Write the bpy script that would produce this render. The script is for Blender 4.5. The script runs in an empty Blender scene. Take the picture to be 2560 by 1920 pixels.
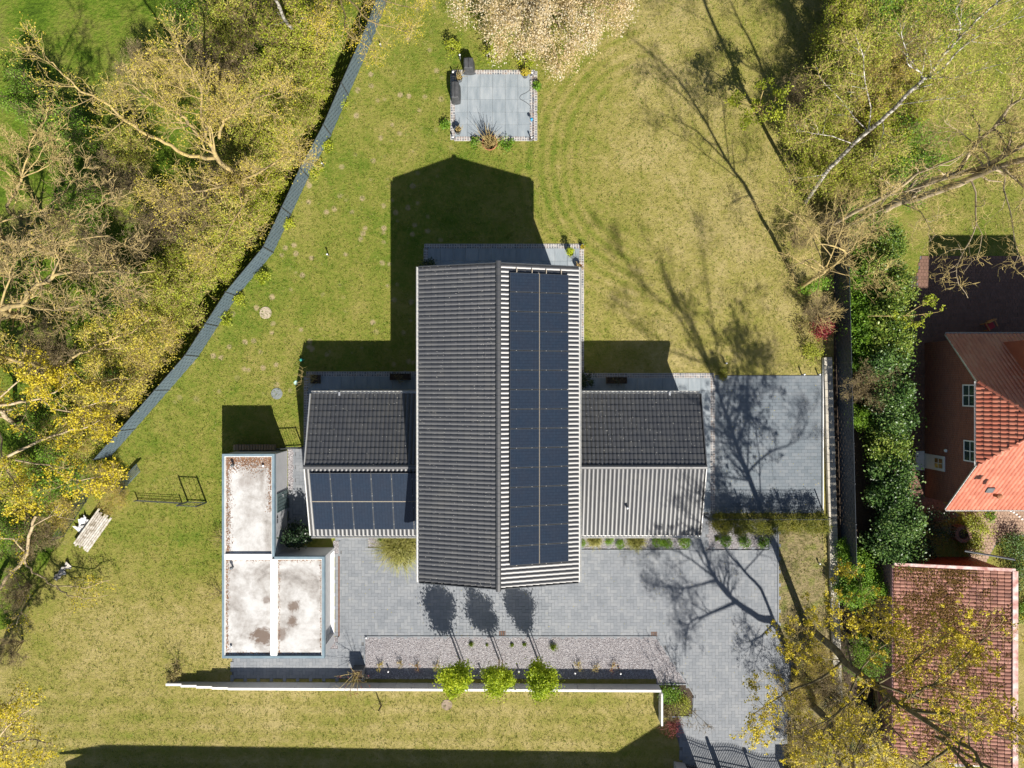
import bpy, math, random
import numpy as np
from mathutils import Vector, Matrix

# ------------------------------------------------------------ camera, sky, sun, exposure
SC = bpy.context.scene
COL = SC.collection
H, F = 46.0, 1837.0            # flight height above the lawn (m) and focal length (photo pixels)
cam = bpy.data.cameras.new('camera'); cam.lens = 36.0 * F / 2560; cam.sensor_width = 36.0
cam.clip_end = 900.0
co = bpy.data.objects.new('camera', cam); COL.objects.link(co); co.location = (0, 0, H); SC.camera = co
SUN = Vector((0.396, -1.06, 1.0))
sl = bpy.data.lights.new('sun', 'SUN'); sl.energy = 5.0; sl.angle = math.radians(0.53); sl.color = (1.0, 0.945, 0.86)
so = bpy.data.objects.new('sun', sl); COL.objects.link(so); so.location = (30, -80, 75)
so.rotation_euler = (-SUN).to_track_quat('-Z', 'Y').to_euler()
wd = bpy.data.worlds.new('World'); SC.world = wd; wd.use_nodes = True
wn = wd.node_tree; bg = wn.nodes['Background']
sky = wn.nodes.new('ShaderNodeTexSky'); sky.sky_type = 'NISHITA'; sky.sun_disc = False
sky.sun_elevation = math.atan2(1.0, math.hypot(0.396, 1.06)); sky.sun_rotation = math.atan2(0.396, -1.06)
sky.air_density = 1.0; sky.dust_density = 0.6; sky.ozone_density = 1.0
wn.links.new(sky.outputs[0], bg.inputs[0]); bg.inputs[1].default_value = 0.05
SC.view_settings.view_transform = 'Standard'; SC.view_settings.look = 'None'
SC.view_settings.exposure = 0.76; SC.view_settings.gamma = 1.0; SC.view_settings.use_curve_mapping = False
SC.cycles.max_bounces = 6; SC.cycles.transparent_max_bounces = 4

R = random.Random(7); NR = np.random.default_rng(11)
PX = F / H                     # photo pixels per metre on the ground

def W(px, py, z=0.0):          # a place seen at photo pixel (px, py) that stands z metres high
    k = (H - z) / F
    return Vector(((px - 1280) * k, (960 - py) * k, z))
def G(gx, gy, z=0.0):          # plan position in ground pixels
    return Vector(((gx - 1280) / PX, (960 - gy) / PX, z))
def S(sx, sy, z):              # a place z metres high whose shadow falls on ground pixel (sx, sy)
    return G(sx + z * 0.396 * PX, sy + z * 1.06 * PX, z)

# ------------------------------------------------------------ materials
MATS = {}
def nd(t, typ, **kw):
    n = t.nodes.new(typ)
    for k, v in kw.items(): setattr(n, k, v)
    return n
def ramp(t, fac, cols, pos=None, interp='LINEAR'):
    r = nd(t, 'ShaderNodeValToRGB'); r.color_ramp.interpolation = interp
    el = r.color_ramp.elements
    while len(el) < len(cols): el.new(0.5)
    for i, c in enumerate(cols):
        el[i].position = pos[i] if pos else i / max(1, len(cols) - 1)
        el[i].color = (c[0], c[1], c[2], 1)
    t.links.new(fac, r.inputs[0]); return r.outputs[0]
def mth(t, op, a, b=None, c=None, clamp=False):
    m = nd(t, 'ShaderNodeMath', operation=op); m.use_clamp = clamp
    for i, v in enumerate((a, b, c)):
        if v is None: continue
        if isinstance(v, (int, float)): m.inputs[i].default_value = v
        else: t.links.new(v, m.inputs[i])
    return m.outputs[0]
def rng_(t, v, a, b, lo=0.0, hi=1.0):
    m = nd(t, 'ShaderNodeMapRange'); m.clamp = True
    t.links.new(v, m.inputs[0])
    for i, q in enumerate((a, b, lo, hi)): m.inputs[i + 1].default_value = q
    return m.outputs[0]
def noise(t, vec, scale, detail=4, rough=0.55, dist=0.0):
    n = nd(t, 'ShaderNodeTexNoise'); n.inputs['Scale'].default_value = scale
    n.inputs['Detail'].default_value = detail; n.inputs['Roughness'].default_value = rough
    n.inputs['Distortion'].default_value = dist
    t.links.new(vec, n.inputs['Vector']); return n.outputs[0]
def mixc(t, fac, a, b):
    m = nd(t, 'ShaderNodeMix', data_type='RGBA')
    for i, v in ((0, fac), (6, a), (7, b)):
        if isinstance(v, (int, float)): m.inputs[i].default_value = v
        elif isinstance(v, tuple): m.inputs[i].default_value = (v[0], v[1], v[2], 1)
        else: t.links.new(v, m.inputs[i])
    return m.outputs[2]
def position(t, stretch=None):
    g = nd(t, 'ShaderNodeNewGeometry').outputs['Position']
    if stretch:
        m = nd(t, 'ShaderNodeMapping'); m.inputs['Scale'].default_value = stretch
        t.links.new(g, m.inputs[0]); return m.outputs[0]
    return g
def rand01(t):
    a = nd(t, 'ShaderNodeNewGeometry').outputs['Random Per Island']
    b = nd(t, 'ShaderNodeObjectInfo').outputs['Random']
    return mth(t, 'FRACT', mth(t, 'ADD', a, b))
def start(name, rough=0.8, spec=0.4, metal=0.0):
    m = bpy.data.materials.new(name); m.use_nodes = True; t = m.node_tree
    b = t.nodes['Principled BSDF']; b.inputs['Roughness'].default_value = rough
    b.inputs['Specular IOR Level'].default_value = spec; b.inputs['Metallic'].default_value = metal
    MATS[name] = m; return m, t, b
def bumped(t, b, h, strength, dist=0.02):
    u = nd(t, 'ShaderNodeBump'); u.inputs['Strength'].default_value = strength
    u.inputs['Distance'].default_value = dist
    t.links.new(h, u.inputs['Height']); t.links.new(u.outputs[0], b.inputs['Normal'])
def M(name, cols, scale=3.0, rough=0.8, spec=0.4, metal=0.0, rnd=0.0, bump=0.0, bscale=None, bdist=0.01, detail=4, stretch=None, lo=0.33, hi=0.67):
    m, t, b = start(name, rough, spec, metal)
    p = position(t, stretch)
    f = rng_(t, noise(t, p, scale, detail), lo, hi)
    if rnd: f = mth(t, 'ADD', mth(t, 'MULTIPLY', f, 1 - rnd), mth(t, 'MULTIPLY', rand01(t), rnd), clamp=True)
    t.links.new(ramp(t, f, cols), b.inputs['Base Color'])
    if bump: bumped(t, b, noise(t, p, bscale or scale * 4, 5), bump, bdist)
    return m
def LEAF(name, cols, trans=0.2, rough=0.55, spec=0.35, scale=0.6):
    m, t, b = start(name, rough, spec)
    f = mth(t, 'ADD', mth(t, 'MULTIPLY', rand01(t), 0.65), mth(t, 'MULTIPLY', rng_(t, noise(t, position(t), scale, 3), 0.35, 0.65), 0.35))
    c = ramp(t, f, cols); t.links.new(c, b.inputs['Base Color'])
    tr = nd(t, 'ShaderNodeBsdfTranslucent'); t.links.new(c, tr.inputs[0])
    mx = nd(t, 'ShaderNodeMixShader'); mx.inputs[0].default_value = trans
    t.links.new(b.outputs[0], mx.inputs[1]); t.links.new(tr.outputs[0], mx.inputs[2])
    t.links.new(mx.outputs[0], t.nodes['Material Output'].inputs[0])
    return m

def lawn_material():
    m, t, b = start('lawn', 0.9, 0.15)
    p = position(t); sx = nd(t, 'ShaderNodeSeparateXYZ'); t.links.new(p, sx.inputs[0])
    x, y = sx.outputs[0], sx.outputs[1]
    big = noise(t, p, 0.16, 3); mid = noise(t, p, 0.9, 4, 0.6, 0.4); cl = noise(t, p, 4.6, 6, 0.75, 0.25); fi = noise(t, p, 26.0, 4, 0.7)
    # thatch: the plots east and south of the house are drier
    east = mth(t, 'MULTIPLY', rng_(t, x, -1.0, 9.0, 0.0, 0.28), rng_(t, x, 21.0, 24.0, 1.0, 0.25)); south = rng_(t, y, -9.0, -15.0, 0.0, 0.25)
    dry = mth(t, 'MAXIMUM', east, south)
    def wave(kind, loc, scale, **kw):
        w = nd(t, 'ShaderNodeTexWave', wave_type=kind, **kw); w.inputs['Scale'].default_value = scale
        w.inputs['Distortion'].default_value = 2.2; w.inputs['Detail'].default_value = 3; w.inputs['Detail Scale'].default_value = 0.7
        mp = nd(t, 'ShaderNodeMapping'); mp.inputs['Location'].default_value = loc; t.links.new(p, mp.inputs[0]); t.links.new(mp.outputs[0], w.inputs[0])
        return mth(t, 'SUBTRACT', w.outputs[1], 0.5)
    vd = nd(t, 'ShaderNodeVectorMath', operation='DISTANCE'); t.links.new(p, vd.inputs[0]); vd.inputs[1].default_value = (10.0, 14.0, 0)
    ds = vd.outputs['Value']                              # mower tracks curve round the eastern lawn and run straight in the south, painted with their ridge shade
    mow = mth(t, 'MULTIPLY', wave('RINGS', (-10.0, -14.0, 0), 0.42, rings_direction='Z'), mth(t, 'MULTIPLY', mth(t, 'MULTIPLY', rng_(t, ds, 4.5, 6.5), rng_(t, ds, 11.0, 8.5)), mth(t, 'MULTIPLY', rng_(t, x, 10.0, 7.0), 0.20)))
    mow = mth(t, 'ADD', mow, mth(t, 'MULTIPLY', wave('BANDS', (0, 0, 0), 0.30, bands_direction='Y'), rng_(t, y, -18.5, -19.5, 0.0, 0.12)))
    f = mth(t, 'ADD', mth(t, 'MULTIPLY', big, 0.65), mth(t, 'MULTIPLY', mid, 0.62))
    f = mth(t, 'ADD', f, mth(t, 'MULTIPLY', cl, 0.70)); f = mth(t, 'ADD', f, mth(t, 'MULTIPLY', fi, 0.42))
    f = mth(t, 'ADD', mth(t, 'ADD', f, dry), mow)
    f = rng_(t, f, 0.82, 1.66)
    c = ramp(t, f, [(0.060, 0.120, 0.008), (0.130, 0.195, 0.020), (0.235, 0.245, 0.045), (0.325, 0.285, 0.082), (0.45, 0.37, 0.155)], [0, 0.25, 0.48, 0.72, 1.0])
    # worn tan spots scattered over the western lawn
    vo = nd(t, 'ShaderNodeTexVoronoi'); vo.inputs['Scale'].default_value = 1.15; vo.inputs['Randomness'].default_value = 1.0
    dv = mth(t, 'ADD', vo.outputs[0], mth(t, 'MULTIPLY', mth(t, 'SUBTRACT', cl, 0.5), 0.35))
    t.links.new(p, vo.inputs['Vector'])
    sp = mth(t, 'MULTIPLY', rng_(t, dv, 0.25, 0.13), rng_(t, noise(t, p, 0.33, 3), 0.38, 0.48))
    sp = mth(t, 'MULTIPLY', sp, rng_(t, x, -3.0, -5.5))
    sp = mth(t, 'MULTIPLY', sp, rng_(t, y, -2.0, 1.0))
    c = mixc(t, mth(t, 'MULTIPLY', sp, 0.85), c, (0.46, 0.36, 0.21))
    t.links.new(c, b.inputs['Base Color'])
    hgt = mth(t, 'ADD', mth(t, 'MULTIPLY', cl, 0.7), mth(t, 'MULTIPLY', fi, 0.45))
    bumped(t, b, hgt, 0.9, 0.20)
    return m
def floor_material():          # leaf litter and rough grass under the trees
    m, t, b = start('wood_floor', 0.95, 0.1)
    p = position(t)
    f = mth(t, 'ADD', mth(t, 'MULTIPLY', noise(t, p, 0.35, 4), 0.8), mth(t, 'MULTIPLY', noise(t, p, 3.5, 5, 0.65), 0.4))
    c = ramp(t, rng_(t, f, 0.40, 0.80), [(0.035, 0.07, 0.007), (0.10, 0.165, 0.014), (0.165, 0.20, 0.03), (0.17, 0.14, 0.055)], [0, 0.35, 0.6, 1])
    t.links.new(c, b.inputs['Base Color']); bumped(t, b, noise(t, p, 5, 5, 0.7), 0.8, 0.25); return m
def solar_material():
    m, t, b = start('solar_glass', 0.16, 0.5)
    tc = nd(t, 'ShaderNodeTexCoord'); br = nd(t, 'ShaderNodeTexBrick'); br.offset = 0
    br.inputs['Scale'].default_value = 1.0; br.inputs['Brick Width'].default_value = 0.167; br.inputs['Row Height'].default_value = 0.084
    br.inputs['Mortar Size'].default_value = 0.004; br.inputs['Color1'].default_value = (0.016, 0.028, 0.048, 1)
    br.inputs['Color2'].default_value = (0.021, 0.035, 0.057, 1); br.inputs['Mortar'].default_value = (0.006, 0.009, 0.015, 1)
    t.links.new(tc.outputs['Object'], br.inputs['Vector'])
    c = mixc(t, mth(t, 'MULTIPLY', noise(t, position(t), 1.5, 3), 0.25), br.outputs[0], (0.045, 0.032, 0.03))
    t.links.new(c, b.inputs['Base Color']); return m
def membrane_material():
    m, t, b = start('roof_membrane', 0.85, 0.2)
    p = position(t); n1 = noise(t, p, 0.55, 5, 0.6, 0.5); n2 = noise(t, p, 4.0, 6, 0.7); n3 = noise(t, p, 18, 3, 0.6)
    f = mth(t, 'ADD', mth(t, 'MULTIPLY', n1, 0.75), mth(t, 'MULTIPLY', n2, 0.25))
    c = ramp(t, rng_(t, f, 0.34, 0.66), [(0.19, 0.175, 0.16), (0.36, 0.34, 0.32), (0.51, 0.50, 0.485), (0.62, 0.615, 0.605)], [0, .3, .62, 1])
    c = mixc(t, mth(t, 'MULTIPLY', rng_(t, n3, 0.50, 0.66), 0.14), c, (0.20, 0.16, 0.12))
    st = None                              # dried puddles left on the membrane
    for px, py, r, a in ((652, 1590, .62, .85), (735, 1515, .40, .75), (732, 1553, .36, .75), (702, 1585, .45, .6), (665, 1500, .30, .6), (612, 1205, .75, .45), (650, 1198, .4, .4)):
        vd = nd(t, 'ShaderNodeVectorMath', operation='DISTANCE'); t.links.new(p, vd.inputs[0]); vd.inputs[1].default_value = W(px, py, 2.5)
        d = mth(t, 'ADD', mth(t, 'DIVIDE', vd.outputs['Value'], r), mth(t, 'MULTIPLY', mth(t, 'SUBTRACT', noise(t, p, 1.3, 7, 0.78, 0.6), 0.5), 3.4))
        q = mth(t, 'MULTIPLY', rng_(t, d, 1.05, 0.55 if a > .5 else .0), a); st = q if st is None else mth(t, 'MAXIMUM', st, q)
    c = mixc(t, st, c, (0.115, 0.070, 0.045))
    t.links.new(c, b.inputs['Base Color']); return m
def brick_material():
    m, t, b = start('brick_wall', 0.85, 0.2)
    tc = nd(t, 'ShaderNodeTexCoord'); mp = nd(t, 'ShaderNodeMapping'); mp.inputs['Rotation'].default_value = (math.pi / 2, 0, math.pi / 2)
    sp = nd(t, 'ShaderNodeSeparateXYZ'); cb = nd(t, 'ShaderNodeCombineXYZ'); t.links.new(position(t), sp.inputs[0])
    s = mth(t, 'ADD', sp.outputs[0], sp.outputs[1]); t.links.new(s, cb.inputs[0]); t.links.new(sp.outputs[2], cb.inputs[1])
    br = nd(t, 'ShaderNodeTexBrick'); br.inputs['Scale'].default_value = 1.0; br.inputs['Brick Width'].default_value = 0.25
    br.inputs['Row Height'].default_value = 0.083; br.inputs['Mortar Size'].default_value = 0.007
    br.inputs['Color1'].default_value = (0.30, 0.095, 0.055, 1); br.inputs['Color2'].default_value = (0.20, 0.06, 0.04, 1); br.inputs['Mortar'].default_value = (0.26, 0.22, 0.19, 1)
    t.links.new(cb.outputs[0], br.inputs['Vector']); t.links.new(br.outputs[0], b.inputs['Base Color'])
    bumped(t, b, br.outputs[1], 0.5, 0.006); t.nodes.remove(tc); t.nodes.remove(mp); return m

lawn_material(); floor_material(); solar_material(); membrane_material(); brick_material()
M('paver', [(0.165, 0.180, 0.198), (0.208, 0.222, 0.240), (0.255, 0.265, 0.276)], 1.2, 0.75, rnd=0.55, bump=0.25, bscale=60, bdist=0.004)
M('paver_dark', [(0.125, 0.15, 0.172), (0.16, 0.185, 0.208), (0.20, 0.218, 0.235)], 0.9, 0.75, rnd=0.5, bump=0.25, bscale=60, bdist=0.004)
M('joint', [(0.10, 0.105, 0.11), (0.16, 0.16, 0.16)], 2.0, 0.95)
M('slab', [(0.20, 0.235, 0.26), (0.26, 0.295, 0.32), (0.33, 0.36, 0.38)], 1.6, 0.6, rnd=0.35, stretch=(2.2, 0.6, 1), detail=6, bump=0.15, bscale=14, bdist=0.004)
M('slab_joint', [(0.42, 0.40, 0.37), (0.5, 0.47, 0.43)], 3, 0.95)
M('cobble', [(0.09, 0.10, 0.12), (0.18, 0.19, 0.21), (0.26, 0.20, 0.17), (0.30, 0.30, 0.31)], 6, 0.8, rnd=0.9, bump=0.4, bscale=30)
M('mortar', [(0.40, 0.385, 0.37), (0.52, 0.50, 0.47)], 5, 0.95)
M('gravel_base', [(0.13, 0.12, 0.125), (0.28, 0.265, 0.27), (0.42, 0.395, 0.40)], 22, 0.95, detail=5, bump=1.0, bscale=24, bdist=0.04)
M('gravel', [(0.16, 0.145, 0.155), (0.34, 0.30, 0.30), (0.42, 0.41, 0.43), (0.62, 0.60, 0.60)], 20, 0.85, rnd=0.95)
M('tile_dark', [(0.024, 0.025, 0.029), (0.033, 0.034, 0.037), (0.050, 0.049, 0.047)], 1.0, 0.50, 1.0, rnd=0.5, bump=0.10, bscale=40, bdist=0.004)
MATS['tile_dark'].node_tree.nodes['Principled BSDF'].inputs['IOR'].default_value = 1.62
M('lichen', [(0.45, 0.44, 0.40), (0.62, 0.60, 0.55)], 9, 0.9)
M('plaster', [(0.62, 0.62, 0.61), (0.70, 0.70, 0.69)], 4, 0.9)
M('plaster_grey', [(0.42, 0.425, 0.44), (0.47, 0.475, 0.49)], 1.5, 0.9)
M('zinc', [(0.55, 0.56, 0.56), (0.70, 0.68, 0.63)], 6, 0.45, metal=0.5)
M('trim_blue', [(0.15, 0.215, 0.26), (0.20, 0.27, 0.31)], 2.5, 0.5)
M('white_paint', [(0.76, 0.76, 0.77), (0.82, 0.82, 0.82)], 4, 0.6)
M('white_edge', [(0.66, 0.64, 0.60), (0.80, 0.79, 0.77)], 3, 0.8)
M('debris', [(0.12, 0.06, 0.03), (0.26, 0.13, 0.07), (0.36, 0.25, 0.16)], 8, 0.95, rnd=0.8)
M('anthracite', [(0.045, 0.05, 0.056), (0.06, 0.066, 0.073)], 6, 0.5)
M('strip_grey', [(0.080, 0.115, 0.145), (0.115, 0.155, 0.185)], 2.5, 0.55, rnd=0.4)
M('strip_dark', [(0.030, 0.040, 0.055), (0.045, 0.056, 0.072)], 2.5, 0.6, rnd=0.4)  # same strips as strip_grey, with the shade put into a darker colour
M('black_cover', [(0.045, 0.047, 0.050), (0.075, 0.077, 0.080)], 3, 0.7, bump=0.5, bscale=9, bdist=0.02)
M('black', [(0.012, 0.012, 0.013), (0.02, 0.02, 0.02)], 3, 0.5)
M('wall_stone', [(0.40, 0.40, 0.40), (0.50, 0.50, 0.50)], 2, 0.85, rnd=0.4, bump=0.2, bscale=40)
M('old_stone', [(0.34, 0.32, 0.28), (0.50, 0.46, 0.38), (0.58, 0.54, 0.46)], 1.5, 0.9, rnd=0.4, bump=0.4, bscale=25)
M('soil', [(0.04, 0.028, 0.02), (0.085, 0.06, 0.04)], 8, 0.95, bump=0.6)
M('terracotta', [(0.30, 0.11, 0.05), (0.38, 0.16, 0.08)], 5, 0.8)
M('pot_grey', [(0.10, 0.11, 0.12), (0.15, 0.16, 0.17)], 5, 0.5)
M('steel', [(0.55, 0.56, 0.58), (0.65, 0.66, 0.67)], 6, 0.35, metal=0.6)
M('lamp_white', [(0.80, 0.80, 0.80), (0.86, 0.86, 0.86)], 6, 0.4)
M('hose_blue', [(0.02, 0.22, 0.45), (0.03, 0.30, 0.55)], 6, 0.4)
M('teal', [(0.05, 0.38, 0.30), (0.08, 0.50, 0.40)], 6, 0.5)
M('lid_green', [(0.45, 0.70, 0.60), (0.52, 0.76, 0.66)], 6, 0.5)
M('cover_tan', [(0.36, 0.30, 0.22), (0.46, 0.39, 0.29)], 9, 0.9, bump=0.3)
M('cover_grey', [(0.17, 0.19, 0.19), (0.23, 0.25, 0.25)], 9, 0.85, bump=0.3)
M('cover_brown', [(0.24, 0.18, 0.13), (0.33, 0.26, 0.19)], 9, 0.9, bump=0.3)
M('door_teal', [(0.085, 0.125, 0.13), (0.12, 0.165, 0.165)], 3, 0.5)
M('door_grey', [(0.36, 0.37, 0.38), (0.42, 0.43, 0.44)], 3, 0.5)
M('glass', [(0.02, 0.035, 0.04), (0.04, 0.06, 0.065)], 2, 0.08, 0.6)
M('glass_warm', [(0.20, 0.10, 0.03), (0.32, 0.18, 0.06)], 4, 0.12, 0.6)
M('rust', [(0.10, 0.045, 0.025), (0.19, 0.10, 0.06)], 6, 0.9)
M('wood', [(0.26, 0.18, 0.11), (0.38, 0.28, 0.18)], 8, 0.8, rnd=0.5)
M('wood_dark', [(0.05, 0.035, 0.025), (0.10, 0.075, 0.055)], 8, 0.85, rnd=0.6)
M('board_white', [(0.20, 0.16, 0.11), (0.50, 0.46, 0.40), (0.68, 0.66, 0.62)], 5, 0.8, rnd=0.4, stretch=(1, 1, 1))
M('sheet_white', [(0.55, 0.55, 0.55), (0.78, 0.78, 0.78)], 6, 0.4, bump=0.7, bscale=5, bdist=0.1)
M('tile_red', [(0.33, 0.085, 0.045), (0.42, 0.125, 0.07), (0.45, 0.18, 0.11)], 1.2, 0.48, 0.8, rnd=0.55, bump=0.15, bscale=30)
M('tile_pale', [(0.13, 0.06, 0.045), (0.27, 0.122, 0.086), (0.38, 0.20, 0.15)], 1.6, 0.8, rnd=0.55, bump=0.25, bscale=30)
M('cap_pink', [(0.42, 0.20, 0.17), (0.62, 0.42, 0.38), (0.72, 0.64, 0.60)], 2.5, 0.85, detail=5)
M('wall_pink', [(0.30, 0.16, 0.17), (0.40, 0.23, 0.23)], 2, 0.9)
M('sheet_red', [(0.22, 0.045, 0.022), (0.30, 0.07, 0.035)], 2, 0.5)
M('brick_paving', [(0.15, 0.085, 0.06), (0.22, 0.125, 0.09)], 3, 0.9, rnd=0.6)
M('brick_paving_tan', [(0.30, 0.20, 0.14), (0.40, 0.28, 0.20)], 2, 0.9, rnd=0.5)
M('dirt_bank', [(0.13, 0.12, 0.04), (0.24, 0.19, 0.095), (0.15, 0.16, 0.035)], 1.2, 0.95, bump=0.8, bscale=6, bdist=0.15)
M('lead', [(0.07, 0.08, 0.09), (0.11, 0.12, 0.13)], 4, 0.5)
M('red_fabric', [(0.45, 0.03, 0.05), (0.55, 0.06, 0.07)], 4, 0.8)
M('chair_wood', [(0.50, 0.22, 0.07), (0.60, 0.30, 0.10)], 6, 0.6)
M('bark_ochre', [(0.12, 0.095, 0.06), (0.33, 0.25, 0.11), (0.54, 0.40, 0.15)], 3.0, 0.9, rnd=0.3, bump=0.4, bscale=20)
M('bark_grey', [(0.20, 0.16, 0.10), (0.36, 0.29, 0.19), (0.50, 0.40, 0.25)], 2.5, 0.9, bump=0.5, bscale=14, stretch=(1, 1, 0.3))
M('bark_moss', [(0.075, 0.062, 0.032), (0.12, 0.10, 0.05), (0.18, 0.155, 0.08)], 2.5, 0.9, bump=0.5, bscale=14)
M('bark_birch', [(0.06, 0.05, 0.04), (0.30, 0.27, 0.23), (0.60, 0.57, 0.52)], 4, 0.8, detail=6, stretch=(1, 1, 1.6), lo=0.38, hi=0.60)
M('bark_pale', [(0.22, 0.165, 0.09), (0.40, 0.31, 0.18), (0.54, 0.45, 0.31)], 4, 0.9, rnd=0.3)
M('twig_brown', [(0.17, 0.125, 0.07), (0.29, 0.225, 0.12)], 4, 0.9, rnd=0.4)
M('twig_tan', [(0.32, 0.24, 0.085), (0.50, 0.39, 0.16)], 4, 0.9, rnd=0.5)
M('twig_red', [(0.16, 0.05, 0.045), (0.28, 0.10, 0.08)], 4, 0.9, rnd=0.5)
LEAF('leaf_young', [(0.17, 0.21, 0.018), (0.31, 0.35, 0.032), (0.48, 0.48, 0.06)])
LEAF('leaf_ochre', [(0.26, 0.235, 0.028), (0.46, 0.39, 0.045), (0.62, 0.49, 0.065)])
LEAF('leaf_yellow', [(0.31, 0.265, 0.014), (0.54, 0.44, 0.02), (0.70, 0.56, 0.04)])
LEAF('leaf_lime', [(0.16, 0.22, 0.014), (0.30, 0.35, 0.02), (0.46, 0.47, 0.035)])
LEAF('leaf_tree', [(0.20, 0.29, 0.012), (0.36, 0.46, 0.016), (0.54, 0.58, 0.03)], 0.35)
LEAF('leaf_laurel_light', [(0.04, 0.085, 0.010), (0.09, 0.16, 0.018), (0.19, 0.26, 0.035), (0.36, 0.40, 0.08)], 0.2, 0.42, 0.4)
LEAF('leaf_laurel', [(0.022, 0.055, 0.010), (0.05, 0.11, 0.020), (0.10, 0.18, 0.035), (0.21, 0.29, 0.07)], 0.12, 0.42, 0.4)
LEAF('leaf_bright', [(0.07, 0.165, 0.010), (0.14, 0.27, 0.016), (0.24, 0.36, 0.03)], 0.25)
LEAF('leaf_dark', [(0.010, 0.026, 0.008), (0.022, 0.048, 0.014), (0.05, 0.085, 0.03)], 0.1, 0.4, 0.5)
LEAF('leaf_thuja', [(0.06, 0.075, 0.008), (0.15, 0.16, 0.014), (0.29, 0.25, 0.022)], 0.15)
LEAF('leaf_brown', [(0.18, 0.13, 0.055), (0.28, 0.22, 0.085), (0.29, 0.29, 0.06)], 0.2)
LEAF('leaf_red', [(0.12, 0.012, 0.016), (0.24, 0.03, 0.035), (0.34, 0.07, 0.06)], 0.3)
LEAF('blossom', [(0.50, 0.38, 0.15), (0.64, 0.49, 0.26), (0.74, 0.60, 0.38), (0.78, 0.70, 0.52), (0.84, 0.81, 0.74)], 0.4, 0.7, 0.2)
LEAF('grass_blade', [(0.22, 0.24, 0.04), (0.33, 0.32, 0.075), (0.44, 0.39, 0.15)], 0.3)
LEAF('grass_green', [(0.08, 0.14, 0.008), (0.16, 0.24, 0.016), (0.27, 0.31, 0.035)], 0.3)
LEAF('moss', [(0.07, 0.04, 0.012), (0.13, 0.075, 0.022), (0.19, 0.13, 0.04)], 0.05, 0.9, 0.1)

# ------------------------------------------------------------ mesh helpers
class MB:
    def __init__(s): s.v = []; s.f = []
    def add(s, vs, fs):
        o = len(s.v); s.v += [tuple(q) for q in vs]; s.f += [tuple(i + o for i in q) for q in fs]; return s
    def box(s, x0, x1, y0, y1, z0, z1):
        return s.add([(x0, y0, z0), (x1, y0, z0), (x1, y1, z0), (x0, y1, z0), (x0, y0, z1), (x1, y0, z1), (x1, y1, z1), (x0, y1, z1)],
                     [(3, 2, 1, 0), (4, 5, 6, 7), (0, 1, 5, 4), (1, 2, 6, 5), (2, 3, 7, 6), (3, 0, 4, 7)])
    def obox(s, c, u, v, w):       # oriented box: centre and three half-axes
        c, u, v, w = Vector(c), Vector(u), Vector(v), Vector(w)
        P = [c + a * u + b * v + d * w for d in (-1, 1) for a, b in ((-1, -1), (1, -1), (1, 1), (-1, 1))]
        return s.add(P, [(3, 2, 1, 0), (4, 5, 6, 7), (0, 1, 5, 4), (1, 2, 6, 5), (2, 3, 7, 6), (3, 0, 4, 7)])
    def prism(s, pts, z0, z1):
        n = len(pts); a = sum(pts[i][0] * pts[(i + 1) % n][1] - pts[(i + 1) % n][0] * pts[i][1] for i in range(n))
        if a < 0: pts = pts[::-1]
        vs = [(p[0], p[1], z0) for p in pts] + [(p[0], p[1], z1) for p in pts]
        return s.add(vs, [tuple(range(n - 1, -1, -1)), tuple(range(n, 2 * n))] + [(i, (i + 1) % n, n + (i + 1) % n, n + i) for i in range(n)])
    def lathe(s, prof, n=16, c=(0, 0, 0), cap=True):
        vs = []
        for r, z in prof:
            vs += [(c[0] + r * math.cos(2 * math.pi * i / n), c[1] + r * math.sin(2 * math.pi * i / n), c[2] + z) for i in range(n)]
        fs = [(k * n + i, k * n + (i + 1) % n, (k + 1) * n + (i + 1) % n, (k + 1) * n + i) for k in range(len(prof) - 1) for i in range(n)]
        if cap: fs += [tuple(range(n - 1, -1, -1)), tuple((len(prof) - 1) * n + i for i in range(n))]
        return s.add(vs, fs)
    def bar(s, a, b, r, n=4, r1=None):
        v, f = tubes([(np.array([a, b], float), np.array([r, r1 if r1 is not None else r]))], n); return s.add(v.tolist(), f.tolist())
    def shift(s, o): s.v = [(x - o[0], y - o[1], z - o[2]) for x, y, z in s.v]; return s

def link(o, parent=None):
    COL.objects.link(o)
    if parent is not None: o.parent = parent
    return o
def mesh_obj(name, v, f, mat, parent=None, smooth=False):
    me = bpy.data.meshes.new(name)
    v = np.asarray(v, dtype=np.float32)
    if isinstance(f, np.ndarray):
        n, k = f.shape
        me.vertices.add(len(v)); me.vertices.foreach_set('co', v.ravel())
        me.loops.add(n * k); me.loops.foreach_set('vertex_index', f.astype(np.int32).ravel())
        me.polygons.add(n); me.polygons.foreach_set('loop_start', np.arange(0, n * k, k, dtype=np.int32))
        me.update(calc_edges=True)
    else:
        me.from_pydata(v.tolist(), [], f); me.update()
    for mm in (mat if isinstance(mat, (list, tuple)) else [mat]): me.materials.append(MATS[mm])
    me.polygons.foreach_set('use_smooth', [smooth] * len(me.polygons))
    return link(bpy.data.objects.new(name, me), parent)
def part(name, mb, mat, parent=None, smooth=False): return mesh_obj(name, mb.v, mb.f, mat, parent, smooth)
def tag(o, label, cat, group=None):
    o['label'] = label; o['category'] = cat
    if group: o['group'] = group
    return o
def thing(name, label, cat, loc=(0, 0, 0), group=None):
    o = link(bpy.data.objects.new(name, None)); o.location = loc; o.empty_display_size = 0.2
    return tag(o, label, cat, group)
def struct(o): o['kind'] = 'structure'; return o
def stuff(o): o['kind'] = 'stuff'; return o
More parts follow.
